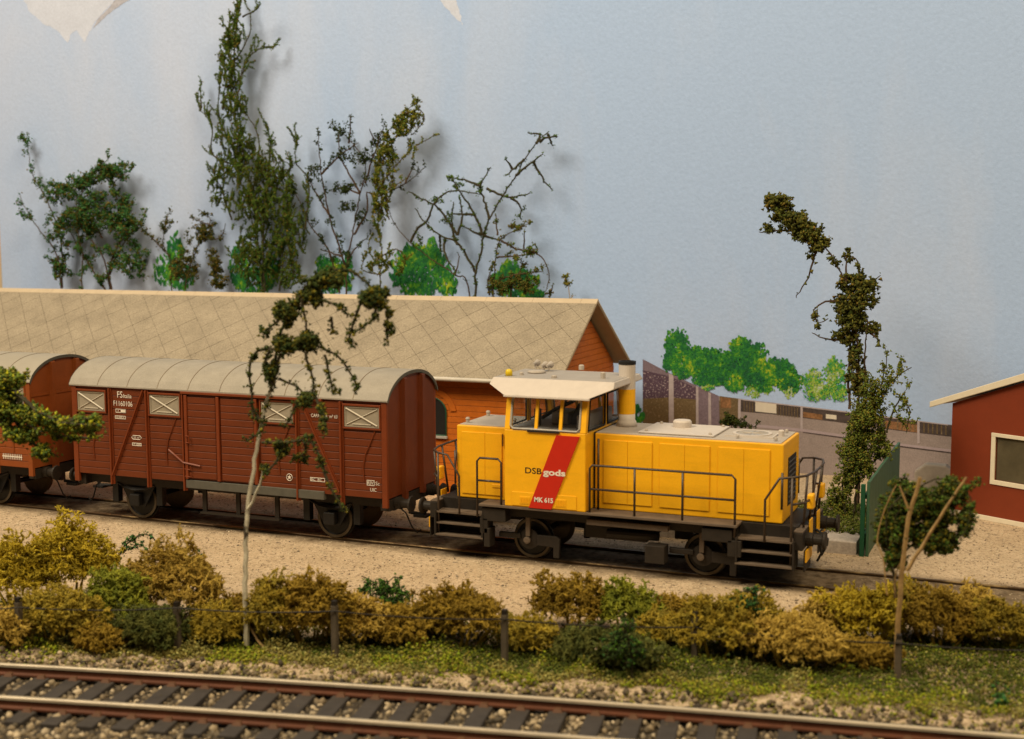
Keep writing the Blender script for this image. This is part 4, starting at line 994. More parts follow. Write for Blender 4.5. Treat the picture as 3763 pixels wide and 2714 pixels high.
    # end handrails wrap round both noses
    for ex_, s_ in ((-4.98, 1), (-13.32, -1)):
        def X(d): return ex_-s_*d
        for sg in (-1, 1):
            h = rail([(X(.58), sg*1.34, 1.0), (X(.58), sg*1.34, 1.92), (X(.28), sg*1.34, 2.40), (X(.02), sg*1.30, 2.43), (X(-.22), sg*1.05, 2.44), (X(-.32), sg*.6, 2.45), (X(-.34), 0, 2.45)])
            rail([(X(.02), sg*1.31, .55), (X(.02), sg*1.31, 2.42)], 'stanchion', h)
            rail([(X(.02), sg*1.31, 1.85), (X(-.20), sg*1.05, 1.86), (X(-.28), sg*.55, 1.87)], 'middle_rail', h)
            rail([(X(-.17), sg*.95, 1.3), (X(-.24), sg*.98, 2.44)], 'stanchion', h)
            rail([(X(-.18), sg*.35, 1.3), (X(-.33), sg*.38, 2.45)], 'stanchion', h)
            rail([(X(.30), sg*.955, 1.65), (X(.30), sg*.955, 2.45)], 'grab_rail', h)
            # steps under the corner
            xs0, xs1 = sorted((X(-.02), X(1.2)))
            sp = B().box(xs0, xs1, min(sg*.96, sg*1.34), max(sg*.96, sg*1.34), 1.01, 1.05).build('step', M['walkway'], root)
            for z, yo in ((.75, 1.36), (.475, 1.40)): B().box(xs0, xs1, min(sg*1.0, sg*yo), max(sg*1.0, sg*yo), z, z+.035).build('tread', M['walkway'], sp)
            B().box(xs0, xs1, min(sg*.93, sg*.97), max(sg*.93, sg*.97), .45, 1.3).build('riser', und, sp)
            for a in (X(-.02), X(1.2)): B().box(min(a, a+s_*.04), max(a, a+s_*.04), min(sg*.9, sg*1.39), max(sg*.9, sg*1.39), .45, 1.06).build('side_plate', und, sp)
        # buffer beam and gear
        bx0, bx1 = sorted((X(-.02), X(-.22)))
        B().box(bx0, bx1, -1.28, 1.28, .86, 1.24).build('buffer_beam', und, root, bevel=.015)
        for sg in (-1, 1):
            B().box(bx0, bx1-.0, min(sg*.55, sg*1.27), max(sg*.55, sg*1.27), 1.243, 1.275).build('beam_step', M['walkway'], root, bevel=.01)
            buffer(root, o, X(-.22), sg*.875, s_, und, hr=.20, ln=.42)
            pl0, pl1 = sorted((X(-.23), X(-.26)))
            B().box(pl0, pl1, min(sg*.30, sg*.62), max(sg*.30, sg*.62), .88, 1.40).build('lamp_bracket', M['yellow'], root, bevel=.01)
            B().box(pl0, pl1, min(sg*.5, sg*1.22), max(sg*.5, sg*1.22), .40, .86).build('rail_guard', M['black_under'], root, bevel=.01)
            B().box(pl0+s_*.03, pl1+s_*.03, min(sg*.52, sg*1.20), max(sg*.52, sg*1.20), .60, .85).build('guard_plate', M['yellow'], root)
            l0, l1 = sorted((X(-.2), X(-.34))); B().box(l0, l1, min(sg*.5, sg*.76), max(sg*.5, sg*.76), 1.66, 1.98).build('head_lamp', M['yellow'], root, bevel=.03)
        b = B(); b.tube([(X(-.2), 0, .95), (X(-.42), 0, .95), (X(-.52), 0, .86), (X(-.50), 0, .72)], .05, 6); b.build('coupling_hook', M['black'], root)
        for yy in (-.3, .3): B().tube([(X(-.22), yy, 1.0), (X(-.40), yy, .9), (X(-.45), yy*.9, .6), (X(-.36), yy*.8, .42)], .03, 6).build('brake_hose', M['black'], root)
    # running gear
    for x in (-11.1, -6.98):
        wheelset(root, o, x, .47, M['wheel'], M['wheel_rim'])
        for sg in (-1, 1):
            b = B(); b.lathe([(.02, 0), (.22, 0), (.24, sg*.05), (.24, sg*.10), (.10, sg*.12)], (x, sg*.93, .50), 'y', 20); ab = b.build('axle_box', und, root)
            B().lathe([(.02, 0), (.085, 0), (.085, sg*.06), (.05, sg*.07)], (x-.03, sg*1.05, .48), 'y', 12).build('axle_cap', M['walkway'], ab)
            B().box(x-.06, x+.04, min(sg*1.03, sg*1.10), max(sg*1.03, sg*1.10), .58, 1.05).build('hanger', M['walkway'], ab)
            B().box(x-.75, x-.2, min(sg*.98, sg*1.08), max(sg*.98, sg*1.08), .50, .62).build('traction_arm', und, root, bevel=.02)
            b = B(); b.prism([(x+.22, .38), (x+.62, .36), (x+.62, .12), (x+.76, .12), (x+.78, .56), (x+.70, .62), (x+.22, .62)], 'y', min(sg*1.0, sg*1.09), max(sg*1.0, sg*1.09)); b.build('brake_plate', und, root, bevel=.01)
    for sg in (-1, 1):
        for x0, x1, z0, zz in ((-12.15, -11.55, .92, 1.23), (-6.92, -6.25, .92, 1.20), (-12.2, -12.0, .62, .98), (-6.35, -6.05, .62, .98), (-8.2, -7.75, .30, .70), (-12.1, -11.95, .30, .75)):
            B().box(x0, x1, min(sg*1.05, sg*1.38), max(sg*1.05, sg*1.38), z0, zz).build('equipment_box', und, root, bevel=.015)
        B().box(-9.6, -7.7, min(sg*1.0, sg*1.30), max(sg*1.0, sg*1.30), 1.02, 1.15).build('cable_duct', M['walkway'], root, bevel=.015)
        B().tube([(-9.2, sg*.98, .8), (-8.0, sg*.98, .82)], .10, 10).build('air_tank', und, root)
    B().box(-9.8, -8.3, -.85, .85, .62, 1.03).build('fuel_tank', und, root, bevel=.03)
loco()

# ------------------------------------------------------------------ plants
def smooth_path(P, step):
    P = [np.array(p, float) for p in P]; out = []
    for i in range(len(P)-1):
        p0, p1, p2, p3 = P[max(i-1, 0)], P[i], P[i+1], P[min(i+2, len(P)-1)]
        n = max(1, int(np.linalg.norm(p2-p1)/step))
        for k in range(n):
            t = k/n; out.append(.5*((2*p1)+(p2-p0)*t+(2*p0-5*p1+4*p2-p3)*t*t+(3*p1-p0-3*p2+p3)*t**3))
    out.append(P[-1]); return out
def plant(name, label, cat, Y, f, stems, leaf, bark, seed, fills=(), r0=.05, r1=.012, twig=3.0, tlen=.5, lsize=.05, ldens=22, spread=.05, up=.4, depth=.4, group=None, stem_leaf=10, foot=True, leaf2=None, fk=1.5, tr_=.010, bare=0.0, wob=.012, wander=.17, srad=None, bark2=None, nb=2):
    """stems are traced in the picture at distance Y, then given depth of their own; twigs and leaf bits grow from them"""
    r = np.random.default_rng(seed)
    P0 = at(*f(*stems[0][0]), Y); base = np.array([P0[0], Y, gz(P0[0], Y)])
    root = empty(name, base, label, cat, group)
    sb = MB(base); tb = MB(base) if bark2 else sb; LP = []; LS = []
    def twigs(p, d, L, rad, lvl):
        n = max(3, int(L/.10)); pts = [p]; q = p.copy(); d = d.copy()
        for k in range(n):
            d = d+r.normal(0, wander, 3)+np.array([0, 0, up*.12]); d /= np.linalg.norm(d); q = q+d*L/n; pts.append(q.copy())
            if lvl and r.random() < .35: twigs(q, d+r.normal(0, .7, 3), L*.45, rad*.7, 0)
        sb.tube(pts, [max(.004, rad*(1-.6*i/n)) for i in range(n+1)], 3, False)
        m = r.poisson(L*ldens*1.45)
        for k in range(m):
            if r.random() < bare: continue
            i = r.integers(0, len(pts)-1); t = r.random(); LP.append(pts[i]*(1-t)+pts[i+1]*t+r.normal(0, spread, 3)); LS.append(lsize*r.uniform(.5, 1.35))
    for si, stp in enumerate(stems):
        dy0 = r.uniform(-depth, depth)*.35 if si else 0; dy1 = r.uniform(-depth, depth)
        pts = [at(*f(*p), Y+dy0+(dy1-dy0)*i/max(1, len(stp)-1)) for i, p in enumerate(stp)]
        if foot and si == 0: pts = [np.array([pts[0][0], pts[0][1], gz(pts[0][0], Y)-.05])]+pts
        pts = smooth_path(pts, .13); n = len(pts)
        pts = [p+r.normal(0, wob, 3)*(0 if i == 0 else 1) for i, p in enumerate(pts)]
        a = (srad[si] if srad else (r0 if si == 0 else r0*.72)); r1_ = min(r1, a*.6)
        (sb if (not bark2 or si >= nb) else tb).tube(pts, [a+(r1_-a)*(i/max(1, n-1))**.8 for i in range(n)], 5)
        for i in range(1, n):
            seg = pts[i]-pts[i-1]; L = np.linalg.norm(seg); t = i/n
            if t > .25 or (si and t > .08):
                for k in range(0 if (bark2 and si < nb and t < .75) else r.poisson(twig*L)):
                    d = seg/(L+1e-6)*.5+r.normal(0, .6, 3)+np.array([0, 0, up]); d /= np.linalg.norm(d)
                    twigs(pts[i], d, tlen*r.uniform(.4, 1.25), tr_, 1)
                for k in range(0 if (bark2 and si < nb and t < .8) else r.poisson(stem_leaf*L)): LP.append(pts[i]+r.normal(0, spread*1.1, 3)); LS.append(lsize*r.uniform(.5, 1.2))
    for (u, v, ru, rv, n) in fills:
        c = at(*f(u, v), Y); ex = np.linalg.norm(at(*f(u+ru, v), Y)-c); ez = np.linalg.norm(at(*f(u, v+rv), Y)-c)
        for k in range(int(n*fk)):
            q = r.normal(0, 1, 3); q /= np.linalg.norm(q); q *= r.random()**.45
            p = c+np.array([q[0]*ex, q[1]*min(ex, ez, depth*2), q[2]*ez]); d = r.normal(0, .6, 3)+np.array([0, 0, up]); d /= np.linalg.norm(d)
            twigs(p-d*tlen*.3, d, tlen*r.uniform(.4, 1.0), tr_, 1)
    if bark2: tb.build('trunk', M[bark], root); sb.build('branches', M[bark2], root)['kind'] = 'stuff'
    else: sb.build('trunk', M[bark], root)
    if LP:
        LP = np.array(LP)-base; LS = np.array(LS)
        if leaf2:
            k = r.random(len(LP)) < .3; V, F = scatter_mesh(LP[k], LS[k], r, TET, TEF, .5); fast_mesh('foliage', V, F, M[leaf2], root); LP, LS = LP[~k], LS[~k]
        V, F = scatter_mesh(LP, LS, r, TET, TEF, .5); fast_mesh('crown', V, F, M[leaf], root)
    return root
YT = 11.75
G1 = 'weed trees behind the goods shed'
plant('tree', 'leafy tree with round green clumps at far left behind the shed roof', 'tree', YT, y1,
      [[(450,1575),(450,1400),(420,1200),(470,1000),(590,870)], [(335,1575),(310,1390),(220,1260),(140,1140),(110,1060)], [(340,1575),(330,1300),(250,1080),(180,960),(150,800),(135,760)],
       [(600,1580),(560,1400),(430,1200),(420,1000)], [(610,1580),(600,1450),(690,1220),(620,1020),(720,920)], [(575,1580),(480,1430),(380,1260)], [(600,1500),(660,1350),(780,1200)], [(560,1300),(480,1180),(360,1130)]],
      'leaf_green', 'bark_brown', 11, fills=[(350,1050,110,70,26),(600,940,110,60,30),(440,1000,90,50,20),(560,1150,170,120,46),(680,1230,90,90,26),(360,1250,90,110,24),(720,1430,80,110,24),(330,1450,40,90,10),(480,1250,60,60,10)], leaf2='leaf_rust', fk=1.5, r0=.055, tlen=.38, ldens=62, lsize=.047, spread=.055, group=G1, depth=.45)
plant('shrub', 'small rusty and dark shrub between the first tree and the tall tree', 'shrub', YT+.1, y1,
      [[(940,1585),(930,1420),(890,1330),(900,1250),(915,1180)], [(930,1400),(830,1300),(750,1210)], [(1010,1580),(1040,1450),(1100,1300),(1150,1200),(1080,1140)], [(1100,1300),(1200,1300),(1230,1220)], [(1150,1230),(1040,1190)], [(1180,1580),(1170,1450),(1150,1350)]],
      'leaf_rust', 'bark_brown', 12, fills=[(1010,1460,70,100,26),(1090,1280,70,70,16),(1170,1450,30,90,18),(1200,1550,50,40,10)], leaf2='leaf_dark', r0=.04, tlen=.32, ldens=60, lsize=.04, spread=.045, group=G1, depth=.3)
plant('tree', 'tallest dense dark olive weed tree reaching the top edge', 'tree', YT-.1, y2,
      [[(470,1590),(450,1400),(400,1000),(330,860),(240,660),(230,500),(270,300),(330,100),(350,0)], [(480,1590),(470,1300),(500,1000),(560,880),(630,910)], [(470,1200),(560,1000),(640,900)], [(400,1100),(450,850),(430,700),(350,590)], [(340,900),(200,850),(190,680),(130,600),(110,540)],
       [(260,400),(340,300),(400,180),(400,60)], [(330,540),(380,330),(480,255),(540,255)], [(360,90),(420,60),(460,20)], [(500,960),(510,760),(480,680)], [(640,1500),(600,1250),(650,1100)], [(700,1250),(720,1000),(650,880),(660,760),(675,740)], [(300,1200),(230,1000),(200,950)], [(250,600),(300,400),(320,200),(330,60)], [(240,560),(330,450),(370,330)], [(380,900),(330,700),(300,600)], [(560,1590),(580,1400),(560,1250)], [(130,600),(130,490)]],
      'leaf_olive', 'bark_dark', 13, fills=[(300,200,50,150,34),(290,400,55,120,34),(310,580,60,90,24),(320,760,100,110,40),(290,930,90,110,34),(440,950,140,130,70),(450,1150,180,150,100),(430,1400,150,180,110),(620,1300,90,170,60),(560,1000,80,120,34),(620,1500,60,90,22),(210,1020,40,100,14)], leaf2='leaf_rust', r0=.055, tlen=.48, ldens=80, lsize=.029, spread=.020, up=1.0, group=G1, depth=.45, twig=4.2, stem_leaf=26, wander=.12)
plant('tree', 'bare brown multi stemmed tree with few dark leaves and berries', 'tree', YT+.05, y2,
      [[(925,1600),(925,1470),(960,1280),(1000,1060),(1030,900),(940,760),(850,700)], [(890,1600),(860,1470),(820,1350),(730,1230),(680,1120),(640,1040)], [(925,1470),(870,1300),(830,1170),(790,950),(775,800),(770,690)], [(970,1280),(1040,1150),(1040,1050),(1100,1070),(1250,1000),(1360,910)],
       [(1000,1050),(900,870),(880,720)], [(1030,1000),(1090,800),(1130,690)], [(1090,790),(1050,700)], [(940,780),(950,630)], [(790,950),(890,850),(990,780)], [(830,1170),(730,1000),(720,920)], [(1000,1060),(900,1020),(860,1050)], [(1250,1000),(1290,910)], [(930,1420),(1000,1330),(1040,1300)], [(900,1400),(780,1360)]],
      'leaf_dark', 'bark_brown', 14, fills=[(900,1030,50,30,8),(990,850,110,60,20),(930,1130,50,30,8),(760,940,50,40,8),(1100,780,40,40,8)], r0=.06, tlen=.30, ldens=34, lsize=.045, spread=.045, group=G1, depth=.45, twig=2.2, stem_leaf=3, bare=.25)
bp_ = at(*y2(912, 1215), YT)
bb_ = np.random.default_rng(2)
plant('tree', 'slender yellowish weed tree leaning right beside the bare brown stems', 'tree', YT-.25, y2,
      [[(1110,1590),(1120,1400),(1100,1200),(1130,1000),(1110,850),(1150,730),(1230,620),(1330,550)], [(1120,1000),(1200,900),(1300,800),(1430,730)], [(1250,620),(1330,600),(1350,660),(1280,740)], [(1120,900),(1180,780),(1260,680)], [(1110,1450),(1050,1380),(1060,1290)], [(1120,1400),(1200,1360),(1250,1420),(1220,1500)], [(1110,1150),(1170,1050),(1180,900)], [(1110,1500),(1010,1470),(1040,1380)], [(1160,1200),(1150,1050),(1250,980)]],
      'leaf_yellow', 'bark_brown', 15, fills=[(1110,1130,45,150,34),(1110,930,50,90,24),(1150,820,55,70,24),(1230,690,70,60,28),(1120,1440,80,50,14),(1290,640,40,50,12)], r0=.035, tlen=.34, ldens=62, lsize=.036, spread=.024, stem_leaf=26, wander=.14, up=.8, group=G1, depth=.35, leaf2='leaf_olive')
plant('tree', 'bare mossy forked tree with a long branch reaching up to the right', 'tree', YT, y3,
      [[(920,1515),(915,1330),(960,1180),(970,1060),(1020,930),(1090,800),(1220,600),(1270,500),(1370,360),(1470,270)], [(1220,600),(1330,510),(1420,440)], [(1280,480),(1140,600)], [(1190,550),(1145,480)], [(1370,360),(1400,300),(1310,280)], [(1400,350),(1440,320),(1530,310)], [(1350,500),(1430,640),(1490,705)],
       [(1020,930),(980,790),(950,680),(1030,540)], [(1000,700),(1160,760),(1320,740)], [(1180,770),(1250,820),(1255,930)], [(970,1050),(910,900),(800,730),(740,620)], [(915,1330),(790,1120),(650,1050),(540,960),(460,850)], [(430,1100),(480,1000),(560,930),(600,820),(720,720),(930,740)], [(780,1050),(640,850),(540,790),(410,720)], [(960,1050),(840,990)], [(980,1050),(1100,1085)], [(950,680),(850,640),(740,620)], [(780,1120),(740,1000),(750,800)], [(910,900),(800,890),(700,890)], [(780,1050),(820,900),(790,760)], [(650,1050),(650,1180)], [(680,1080),(690,1200),(770,1330)], [(1460,290),(1495,375)]],
      'leaf_olive', 'bark_dark', 16, fills=[(700,930,50,40,8),(620,790,50,30,7),(720,620,20,20,4),(950,720,20,50,6),(490,1090,20,50,5),(790,680,50,25,5)], r0=.075, r1=.018, tlen=.14, ldens=46, lsize=.034, spread=.030, group=G1, depth=.5, twig=1.0, stem_leaf=30, leaf2='leaf_dark', wob=.014)
plant('tree', 'thin bare stem bending far left from behind the shed roof', 'tree', YT+.1, y3,
      [[(870,1515),(760,1350),(600,1240),(430,1110),(300,950),(265,850)], [(760,1350),(790,1250),(780,1180)]], 'leaf_dark', 'bark_brown', 17, r0=.055, tlen=.12, ldens=30, lsize=.03, spread=.03, twig=.5, stem_leaf=8, group=G1, depth=.2)
plant('shrub', 'low rust brown shrub with curling twigs right of the forked tree', 'shrub', YT-.05, y3,
      [[(1050,1500),(1060,1350),(1080,1120),(1110,1080),(1200,1020),(1330,950)], [(1060,1400),(1200,1350),(1430,1320)], [(1075,1220),(1280,1200)], [(1110,1090),(1250,1160),(1380,1190),(1450,1270),(1470,1380),(1430,1480)], [(1080,1050),(1070,900)], [(1280,1180),(1280,1000)], [(1180,1520),(1200,1400),(1300,1250)], [(1440,1490),(1490,1470),(1500,1410)], [(1020,1500),(1010,1380),(1040,1300)]],
      'leaf_rust', 'bark_brown', 18, fills=[(1090,1440,80,60,22),(1300,1430,110,60,24),(1330,1170,50,50,10),(1180,1400,80,70,14),(1230,980,40,20,5)], r0=.055, tlen=.22, ldens=54, lsize=.036, spread=.034, group=G1, depth=.35, stem_leaf=12, leaf2='leaf_olive')
plant('sprig', 'tiny dry brown sprig standing alone above the shed ridge', 'plant', YT-.05, y3, [[(1620,1530),(1600,1440),(1595,1360)], [(1630,1530),(1650,1500)]], 'leaf_yellow', 'bark_tan', 19, r0=.02, tlen=.12, ldens=60, lsize=.035, spread=.03, stem_leaf=40, twig=3, depth=.1)
plant('tree', 'tall crooked tree with two dark brown crowns beside the green fence', 'tree', 8.2, y5,
      [[(880,1900),(880,1640),(870,1300),(850,1050),(780,760),(700,580),(600,450),(480,330),(330,200)], [(810,1640),(810,1250),(850,1000),(930,800),(1030,690)], [(920,1600),(920,1250),(940,1000)], [(620,470),(560,560),(530,680),(430,860)], [(840,920),(740,880),(640,880),(560,940),(590,1030),(660,1000)], [(780,760),(790,600),(775,545)], [(900,820),(880,680),(850,570),(790,548)], [(520,380),(300,380),(170,390)], [(840,1150),(700,1150),(600,1130),(545,1100)], [(960,1100),(1000,1140)]],
      'leaf_brown', 'bark_brown', 20, fills=[(310,190,105,65,40),(400,300,120,65,40),(500,390,110,70,40),(590,470,70,60,26),(850,770,120,70,40),(850,900,140,90,56),(830,1030,120,70,40),(790,1130,90,50,18),(860,1270,50,80,18),(980,760,40,60,12),(960,1080,50,50,10),(870,1450,50,110,20)], r0=.06, tlen=.22, ldens=50, lsize=.060, spread=.045, depth=.35, twig=1.6, stem_leaf=7, fk=1.15, leaf2='leaf_rust')
plant('vine_shrub', 'olive climbing shrub spilling over the green fence under the crooked tree', 'shrub', 6.6, z5,
      [[(1290,1200),(1330,900),(1400,600),(1480,300),(1490,220)], [(1400,600),(1520,380),(1630,310)], [(1480,680),(1560,490),(1620,560),(1600,680)], [(1360,900),(1350,700),(1300,600)], [(1250,1150),(1240,950),(1260,780)], [(1300,1000),(1450,800),(1530,730)]],
      'leaf_vine', 'bark_dark', 21, fills=[(1290,800,65,80,40),(1340,620,70,90,50),(1400,480,70,110,44),(1270,950,80,70,40),(1200,1060,60,35,22),(1240,1160,70,50,34),(1430,740,70,45,26),(1420,600,60,70,24),(1310,700,60,70,24),(1350,850,70,60,30),(1470,800,50,40,16),(1390,900,60,50,16)], r0=.04, tlen=.5, ldens=42, lsize=.036, spread=.030, up=.9, depth=.6, leaf2='leaf_yellow', fk=.85, twig=4, stem_leaf=20)
plant('bush', 'small dark sprawling bush seen over the long hood before the printed road', 'shrub', 11.6, zp, [[(930,1000),(920,930),(900,860)], [(930,950),(830,930)], [(940,960),(1020,900)], [(960,960),(1150,960)]], 'leaf_dark', 'bark_dark', 22, fills=[(920,900,60,40,16),(880,940,60,20,8),(1050,950,90,12,6)], r0=.03, tlen=.2, ldens=60, lsize=.04, spread=.03, depth=.2, leaf2='leaf_brown')

# foreground trees
plant('birch_tree', 'thin white barked birch with drooping dark foliage in front of the wagon', 'tree', -8.6, y4,
      [[(110,2905),(105,2500),(108,2150),(125,1860),(155,1650),(185,1450),(225,1250),(260,1080),(310,930)], [(125,1880),(190,1770),(230,1640),(245,1560)], [(300,1000),(340,700),(400,480),(520,260),(650,130),(820,80),(980,150),(1100,270),(1170,400),(1175,620)], [(520,300),(750,330),(880,430)], [(1000,300),(940,420),(880,640)], [(530,300),(550,400),(570,560)], [(520,280),(400,400),(240,570)],
       [(320,950),(370,730),(560,640),(720,690),(840,770),(940,950)], [(560,700),(620,960),(600,1010)], [(700,720),(760,980)], [(330,680),(200,690),(140,800),(145,960),(160,1200)], [(620,1000),(700,1200),(710,1330)], [(560,1010),(490,1100),(440,1200),(400,1260)], [(150,1100),(230,1280),(100,1370)], [(230,1380),(400,1380),(540,1360),(640,1420),(690,1560)], [(400,1400),(330,1540),(260,1610)], [(550,1380),(560,1460),(470,1495)], [(360,900),(480,960),(540,1010)], [(690,1560),(740,1700),(850,1900)], [(750,440),(770,560)], [(1060,260),(1080,420),(960,540)], [(290,680),(250,800),(300,960)]],
      'leaf_birch', 'bark_birch', 31, fills=[(420,400,90,80,18),(700,150,130,50,22),(1080,300,90,80,22),(560,620,90,60,14),(400,640,70,40,10),(600,280,80,50,12),(560,1060,60,50,8),(390,1430,50,50,6),(300,850,40,80,8)], r0=.062, r1=.03, tlen=.15, ldens=95, lsize=.038, spread=.034, up=-.3, depth=.35, twig=2.2, stem_leaf=70, leaf2='leaf_dark', foot=False, bark2='bark_dark', srad=[.062, .03]+[.03]*20, wob=.008, fk=2.3)
plant('tree', 'blurred green branch reaching in from the left edge in front of the wagons', 'tree', -9.6, lb,
      [[(-420,3750),(-400,2500),(-420,1200),(-350,500),(-250,250)], [(-350,500),(0,480),(200,620),(400,820),(600,930),(850,1000),(1230,1030)], [(500,900),(700,1150),(950,1170),(1220,1150)], [(-100,500),(0,600),(150,900),(350,1200),(560,1320),(700,1400)], [(-150,700),(100,1150),(30,1240)], [(200,650),(350,1000),(500,1100)], [(800,980),(950,950),(1120,930)], [(-250,420),(-50,370),(80,400),(190,450)], [(-200,600),(0,700),(250,900),(450,1000)], [(-100,650),(100,950),(130,1150)], [(350,800),(600,1050),(850,1080)]],
      'leaf_front', 'bark_dark', 32, fills=[(40,470,190,90,70),(-40,600,200,160,60),(0,820,200,180,60),(350,880,160,90,40),(700,1010,200,60,36),(300,1130,140,90,20),(1000,1030,190,50,16),(550,1330,120,50,8)], r0=.10, r1=.012, tlen=.18, ldens=120, lsize=.042, spread=.040, up=-.1, depth=.5, twig=2.6, stem_leaf=50, leaf2='leaf_yellow')
plant('tree', 'small tree of tan forked sticks with dark round crown at right foreground', 'tree', -5.6, y6,
      [[(570,1640),(575,1450),(580,1250),(600,950),(620,750),(650,500),(700,330),(735,200)], [(640,860),(740,700),(900,440),(1060,200)], [(650,420),(620,340),(590,260)], [(500,1030),(470,760),(430,660),(480,430),(570,250)], [(560,1050),(555,900),(600,800)]],
      'leaf_dark', 'bark_tan', 33, fills=[], r0=.085, r1=.045, tlen=.2, ldens=10, lsize=.03, spread=.03, depth=.15, twig=.1, stem_leaf=1, foot=False, wob=.004, srad=[.058, .036, .024, .016, .016])
plant('bush', 'round dark green leafy crown held up behind the tan sticks', 'shrub', -5.0, y6,
      [[(560,1050),(540,830),(500,600),(520,420),(650,300),(850,220),(1000,230),(1090,350),(1080,520),(1020,650)], [(540,850),(700,650),(850,600),(950,720)], [(520,700),(650,550),(800,420),(900,280)], [(600,850),(560,600),(600,350)], [(700,700),(900,560),(1050,400)], [(860,700),(960,640),(1080,600)]],
      'leaf_birch', 'bark_dark', 34, fills=[(600,540,120,180,80),(780,400,160,130,80),(800,600,130,120,80),(920,660,80,80,34),(640,290,100,80,30),(960,300,110,80,30),(560,760,70,90,34),(520,470,80,150,44),(1060,500,40,140,18),(480,640,40,90,16)], r0=.03, r1=.008, tlen=.2, ldens=76, lsize=.036, spread=.036, up=0, depth=.5, twig=2, stem_leaf=24, leaf2='leaf_olive', foot=False, fk=1.25)

# ------------------------------------------------------------------ lichen bushes
def lichen_bush(u, v, hw, h, m, seed, label, tight=1.0):
    r = np.random.default_rng(seed)
    c = atz(u, v+6, -.10); px = FPX/K/((c-CAM)@FW); R = hw/px; Hh = h/px
    base = np.array([c[0], c[1], gz(c[0], c[1])]); Rd = min(R*.65, .55)
    root = empty('lichen_bush', base, label, 'bush', 'lichen bushes along the wire fence')
    segs = []
    def grow(p, d, L, rad, lvl):
        d = d+r.normal(0, .30, 3); d /= np.linalg.norm(d); mid = p+d*L*.5; d2 = d+r.normal(0, .45, 3); d2 /= np.linalg.norm(d2); q = mid+d2*L*.5
        segs.append((p, mid, rad, rad*.9)); segs.append((mid, q, rad*.9, rad*.78))
        if lvl:
            for k in range(2 if r.random() < .7 else 3): grow(q, d2+r.normal(0, .85, 3), L*.78, rad*.78, lvl-1)
    R *= 1.30; Hh *= (1.34 if u < 1700 else 1.06); area = R*Hh
    n = int(120+270*area)
    for i in range(n):
        th = r.uniform(0, 2*math.pi); ph = math.acos(r.uniform(-.25, 1)); lump = 1+.20*math.sin(3*th+seed)+.14*math.sin(5*ph+seed*2)
        dirv = np.array([math.sin(ph)*math.cos(th), math.sin(ph)*math.sin(th), math.cos(ph)])
        k = r.uniform(.35, .78)*lump
        p = base+np.array([0, 0, Hh*.42])+dirv*np.array([R, Rd, Hh*.56])*k
        grow(p, dirv*np.array([1/R, 1/Rd, 1/Hh])*min(R, Hh)+r.normal(0, .35, 3), .078*tight*r.uniform(.8, 1.3), .0245*r.uniform(.8, 1.2), 3)
    for i in range(7):   # a few stalks down to the ground
        a = r.uniform(0, 2*math.pi); p = base+np.array([R*.3*math.cos(a), Rd*.3*math.sin(a), -.03]); q = base+np.array([R*.7*math.cos(a), Rd*.6*math.sin(a), Hh*.45])
        segs.append((p, (p+q)/2+r.normal(0, .04, 3), .035, .03)); segs.append(((p+q)/2, q, .03, .022))
    A = np.array([s[0] for s in segs])-base; Bq = np.array([s[1] for s in segs])-base; ra = np.array([s[2] for s in segs]); rb = np.array([s[3] for s in segs])
    A[:, 2] = np.maximum(A[:, 2], -.02); Bq[:, 2] = np.maximum(Bq[:, 2], -.02)
    t = Bq-A; t /= (np.linalg.norm(t, axis=1)[:, None]+1e-9); ref = np.where(np.abs(t[:, 2:3]) > .8, np.array([[1., 0, 0]]), np.array([[0, 0, 1.]]))
    e1 = np.cross(t, ref); e1 /= np.linalg.norm(e1, axis=1)[:, None]; e2 = np.cross(t, e1)
    N_ = 3; V = []
    for k in range(N_):
        an = 2*math.pi*k/N_; d = e1*math.cos(an)+e2*math.sin(an); V.append(A+d*ra[:, None]); 
    for k in range(N_):
        an = 2*math.pi*k/N_; d = e1*math.cos(an)+e2*math.sin(an); V.append(Bq+d*rb[:, None]+t*.006)
    V = np.stack(V, 1).reshape(-1, 3); ix = np.arange(len(segs))[:, None]*2*N_
    F = np.concatenate([ix+np.array([[k, (k+1) % N_, N_+(k+1) % N_, N_+k]]) for k in range(N_)])
    fast_mesh('branches', V, F, M[m], root, smooth=True)
